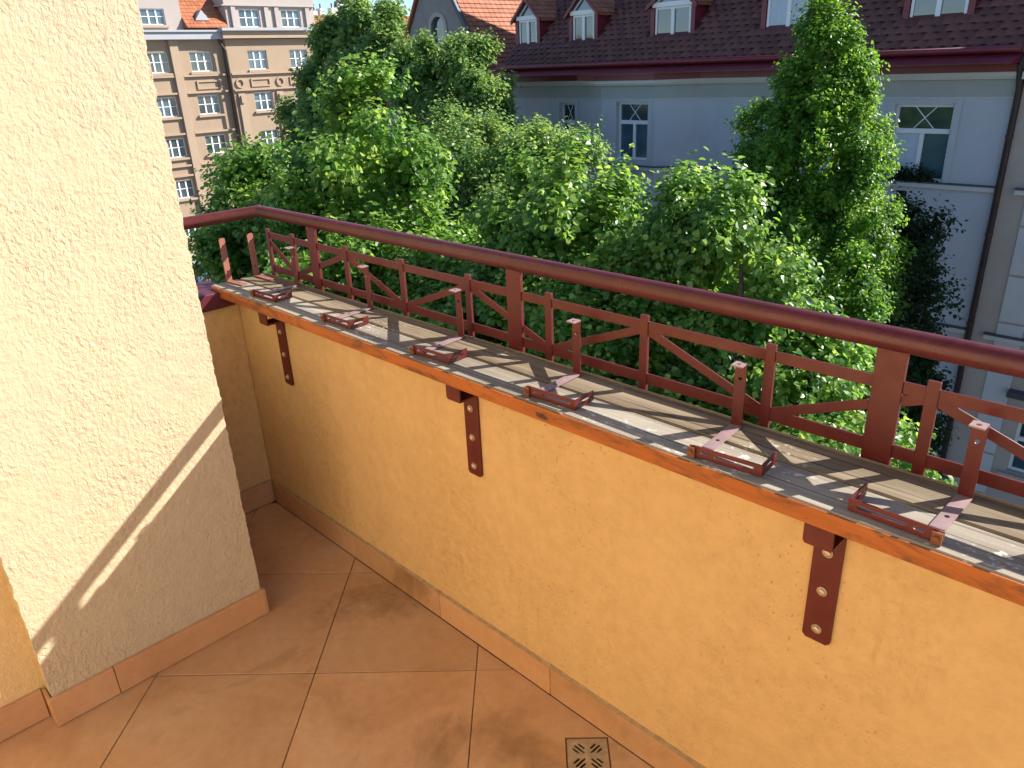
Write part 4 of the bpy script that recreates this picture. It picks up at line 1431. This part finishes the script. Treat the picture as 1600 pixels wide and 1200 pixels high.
rowsA = [(1.93, 3.17), (-0.82, 0.42), (-3.46, -2.22), (-6.2, -5.0), (-8.9, -7.7)]
colsA = [(15.9, 17.45), (19.95, 21.4), (22.85, 24.4)]
opsA = [(tx(a), tx(b), tz(c), tz(d)) for a, b in colsA for c, d in rowsA]
mb = MB()
facade_x(mb, XT, tx(8), tx(25.25), GZ, tz(3.9), opsA)
mb.box(XT - 12, XT - 0.31, tx(8), tx(33), GZ, tz(3.9))
mb.build('wall', MAT['tan'], tb)
for o in opsA:
    tan_window(*o, XT, tb)
XP = XT + 0.45      # projecting right wing
colsB = [(26.9, 28.35), (30.2, 31.65)]
opsB = [(tx(a), tx(b), tz(c), tz(d)) for a, b in colsB for c, d in rowsA]
mb = MB()
facade_x(mb, XP, tx(25.35), tx(33), GZ, tz(3.9), opsB, 0.4)
mb.box(XT - 0.2, XP - 0.41, tx(25.35), tx(33) - 0.01, GZ, tz(3.88))
mb.build('wing_wall', MAT['tan'], tb)
for o in opsB:
    tan_window(*o, XP, tb)
# pilasters, sill bands, panels, ring ornament
MB().box(XT + 0.001, XT + 0.28, tx(21.55), tx(22.1), GZ, tz(3.9)).build('pilaster', MAT['tan_trim'], tb)
MB().box(XT + 0.001, XT + 0.28, tx(18.5), tx(19.05), GZ, tz(3.9)).build('pilaster', MAT['tan_trim'], tb)
for y0, y1, x in ((19.1, 21.5, XT), (22.15, 25.2, XT), (25.4, 33.0, XP)):
    for zz in (1.62, 0.56, -2.02, -4.1, -4.75):
        if x == XP and zz in (-2.02,):
            continue
        MB().box(x + 0.001, x + 0.22, tx(y0), tx(y1), tz(zz), tz(zz + 0.12)).build('string_course', MAT['tan_trim'], tb)
for y0, y1, x in ((23.0, 24.7, XT), (26.8, 28.3, XP), (29.9, 31.7, XP)):
    yy0, yy1, z0, z1 = tx(y0), tx(y1), tz(0.8), tz(1.35)
    MB().plate([(yy0, z0), (yy1, z0), (yy1, z1), (yy0, z1)], [[(yy0 + .12, z0 + .12), (yy1 - .12, z0 + .12), (yy1 - .12, z1 - .12), (yy0 + .12, z1 - .12)]], (x + 0.001, 0, 0), (0, 1, 0), (0, 0, 1), 0.10).build('panel_frame', MAT['tan_trim'], tb)
for yc in (25.95, 29.1):
    MB().plate(circle(tx(yc), tz(1.07), 0.40, 20), [circle(tx(yc), tz(1.07), 0.27, 20)], (XP + 0.001, 0, 0), (0, 1, 0), (0, 0, 1), 0.12).build('ring_ornament', MAT['tan_trim'], tb)
for yc in (25.9, 28.9, 32.3):
    MB().box(XP + 0.001, XP + 0.15, tx(yc) - 0.32, tx(yc) + 0.32, GZ, tz(0.4)).build('pilaster', MAT['tan_trim'], tb)
    MB().box(XP + 0.152, XP + 0.28, tx(yc) - 0.15, tx(yc) + 0.15, tz(-0.25), tz(0.25)).build('corbel', MAT['tan_trim'], tb)
# cornice and attic
MB().box(XT + 0.001, XT + 0.7, tx(8), tx(25.3), tz(3.92), tz(4.36)).build('cornice', MAT['tan_cornice'], tb)
MB().box(XT + 0.001, XT + 0.85, tx(8), tx(25.3), tz(4.362), tz(4.48)).build('cornice', MAT['tan_cornice'], tb)
MB().box(XP + 0.001, XP + 0.5, tx(25.1), tx(33.1), tz(3.95), tz(4.42)).build('cornice', MAT['tan_trim'], tb)
MB().box(XP + 0.001, XP + 0.8, tx(25.0), tx(33.3), tz(4.422), tz(4.60)).build('cornice', MAT['tan_cornice'], tb)
MB().box(XT - 12, XT + 0.001, tx(8), tx(33), tz(3.9), tz(4.45)).build('parapet', MAT['tan_attic'], tb)
dops = [(tx(20.3), tx(21.85), tz(4.83), tz(5.79))]
mb = MB()
facade_x(mb, XT - 0.4, tx(18.0), tx(22.95), tz(4.45), tz(6.4), dops)
mb.box(XT - 5, XT - 0.71, tx(18.0), tx(22.95), tz(4.45), tz(6.4))
mb.build('attic_dormer', MAT['tan_attic'], tb)
tan_window(*dops[0], XT - 0.4, tb)
aops = [(tx(26.85), tx(28.4), tz(4.68), tz(5.83)), (tx(30.1), tx(31.65), tz(4.68), tz(5.83))]
mb = MB()
facade_x(mb, XP - 0.3, tx(25.9), tx(32.8), tz(4.45), tz(6.0), aops)
mb.box(XT - 8, XP - 0.61, tx(25.9), tx(32.8), tz(4.45), tz(6.0))
mb.box(XT - 8, XP - 0.05, tx(25.6), tx(32.82), tz(6.0), tz(6.08)).box(XT - 8, XP - 0.2, tx(25.8), tx(32.82), tz(6.081), tz(6.75))
mb.build('attic_storey', MAT['tan_attic'], tb)
for o in aops:
    tan_window(*o, XP - 0.3, tb)
for yc in (26.4, 28.9, 29.7, 32.2):
    MB().box(XP - 0.299, XP - 0.12, tx(yc) - 0.2, tx(yc) + 0.2, tz(4.6), tz(5.98)).build('pilaster', MAT['tan_attic'], tb)
# orange roof slope between the attic parts
mb = MB()
mb.add([(XT + 0.3, tx(22.96), tz(4.62)), (XT + 0.3, tx(25.9), tz(4.62)), (XT - 3.6, tx(25.9), tz(7.9)), (XT - 3.6, tx(22.96), tz(7.9)), (XT - 6, tx(22.96), tz(4.5)), (XT - 6, tx(25.9), tz(4.5))], [(0, 1, 2, 3), (3, 2, 5, 4), (0, 3, 4), (1, 5, 2), (0, 4, 5, 1)])
ro2 = mb.build('roof', MAT['roof_orange'], tb)
mb = MB()
for r_ in range(14):
    p0, p1 = Vector((XT + 0.3, tz(4.62))), Vector((XT - 3.6, tz(7.9)))
    q0, q1 = p0.lerp(p1, r_ / 14), p0.lerp(p1, (r_ + 1.05) / 14)
    for yy in range(10):
        ya = tx(22.98) + yy * 0.36
        mb.prism([(q0.x + .02, q0.y + 0.0), (q0.x + 0.05, q0.y + 0.09), (q1.x + 0.03, q1.y + 0.05), (q1.x, q1.y)], 'y', ya, ya + 0.34)
tl = mb.build('roof_tiles', MAT['roof_orange'], ro2)
tl['kind'] = 'stuff'
MB().prism([(tx(23.75), tz(5.1)), (tx(24.75), tz(5.1)), (tx(24.25), tz(5.75))], 'x', XT - 1.6, XT - 0.05).build('roof_dormer', MAT['tan_cornice'], tb)
dpt = thing('downpipe', 'dark rain downpipe on the tan building beside its projecting wing', 'pipe', (XT + 0.2, tx(25.25), GZ))
MB().tube([(XT + 0.6, tx(24.9), tz(4.3)), (XT + 0.5, tx(24.95), tz(3.7)), (XT + 0.62, tx(25.24), tz(3.2)), (XT + 0.62, tx(25.24), GZ)], 0.11, 10).build('tube', MAT['pipe'], dpt, smooth=True)

# ------------------------------------------------------------------ far house with red roof and chimney stacks
fr = thing('far_house', 'distant house with long orange tiled roof under white chimney stacks', 'house', (-88, 62, GZ))
mb = MB()
mb.add([(-88, 44, 5.5), (-88, 82, 5.5), (-91.5, 82, 8.35), (-91.5, 44, 8.35), (-97, 82, 5.0), (-97, 44, 5.0)], [(0, 1, 2, 3), (3, 2, 4, 5), (0, 3, 5), (1, 4, 2), (0, 5, 4, 1)])
ro3 = mb.build('roof', MAT['roof_orange'], fr)
mb = MB()
for r_ in range(9):
    p0, p1 = Vector((-88, 5.5)), Vector((-91.5, 8.35))
    q0, q1 = p0.lerp(p1, r_ / 9), p0.lerp(p1, (r_ + 1.05) / 9)
    mb.prism([(q0.x + .02, q0.y), (q0.x + 0.06, q0.y + 0.12), (q1.x + 0.03, q1.y + 0.05), (q1.x, q1.y)], 'y', 44, 82)
mb.build('tile_courses', MAT['roof_orange'], ro3)
MB().box(-97, -88.05, 44, 82, GZ, 5.49).build('wall', MAT['far_wall'], fr)
K9 = (-93 - 2.4931) / (-88 - 2.4931)


def f9(y):
    return -1.0993 + (y + 1.0993) * K9


def g9(z):
    return 1.5372 + (z - 1.5372) * K9


for (y0, y1, zt, npot, dark) in ((58.0, 60.8, 9.0, 5, 0), (59.0, 60.4, 9.5, 6, 0), (65.5, 67.5, 9.0, 5, 0), (67.55, 69.0, 8.95, 6, 1), (55.0, 55.9, 8.6, 2, 0), (56.3, 56.9, 8.9, 1, 0), (62.0, 64.0, 9.0, 5, 0)):
    c = MB().box(-94, -93, f9(y0), f9(y1), 7.0, g9(zt)).build('chimney_stack', MAT['far_wall'] if not dark else MAT['gable'], fr)
    for q in range(npot):
        yy = f9(y0 + (y1 - y0) * (q + 0.5) / npot)
        zz = g9(zt)
        MB().tube([(-93.4, yy, zz), (-93.4, yy, zz + 0.55 + 0.25 * (q % 3))], 0.11, 6).build('chimney_pot', MAT['pot'], c)


# ------------------------------------------------------------------ parked cars
def car(loc, rz, paint, label):
    t = thing('parked_car', label, 'car', loc, 'cars parked in the side street')
    t.rotation_euler = (0, 0, rz)
    mt = simple('car_paint', paint, 0.25, 0.03, 3, spec=0.6)
    prof = [(-2.1, 0.35), (-2.12, 0.75), (-1.95, 0.92), (-1.2, 0.98), (1.15, 0.98), (1.95, 0.85), (2.12, 0.6), (2.1, 0.32)]
    mb = MB().prism([(x, z) for x, z in prof][::-1], 'y', -0.86, 0.86)
    mb.build('body', mt, t, local=True, bevel=0.06)
    cab = [(-1.75, 0.97), (-1.35, 1.42), (0.35, 1.45), (1.05, 0.97)]
    MB().prism(cab[::-1], 'y', -0.74, 0.74).build('cabin', MAT['glass'], t, local=True, bevel=0.05)
    MB().prism([(-1.33, 1.425), (-1.2, 1.47), (0.22, 1.49), (0.34, 1.452)][::-1], 'y', -0.72, 0.72).build('roof', mt, t, local=True)
    for sx in (-1.3, 1.3):
        for sy in (-1, 1):
            w_ = MB().tube([(sx, sy * 0.68, 0.32), (sx, sy * 0.88, 0.32)], 0.32, 18).build('wheel', MAT['dark'], t, local=True)
            MB().tube([(sx, sy * 0.875, 0.32), (sx, sy * 0.89, 0.32)], 0.19, 12).build('rim', MAT['bolt'], w_, local=True)
    for sy in (-1, 1):
        MB().box(2.02, 2.11, sy * 0.62 - 0.16, sy * 0.62 + 0.16, 0.62, 0.76).build('headlight', MAT['white'], t, local=True)
        MB().box(-2.135, -2.05, sy * 0.66 - 0.12, sy * 0.66 + 0.12, 0.68, 0.84).build('tail_light', MAT['cladding'], t, local=True)
    return t


car((-55.0, 23.2, GZ - 0.12), math.radians(92), (0.10, 0.14, 0.22), 'blue parked car seen through the leaves below the handrail')
car((-59.8, 27.0, GZ - 0.12), math.radians(90), (0.05, 0.05, 0.055), 'dark parked car by the pavement of the tan building')
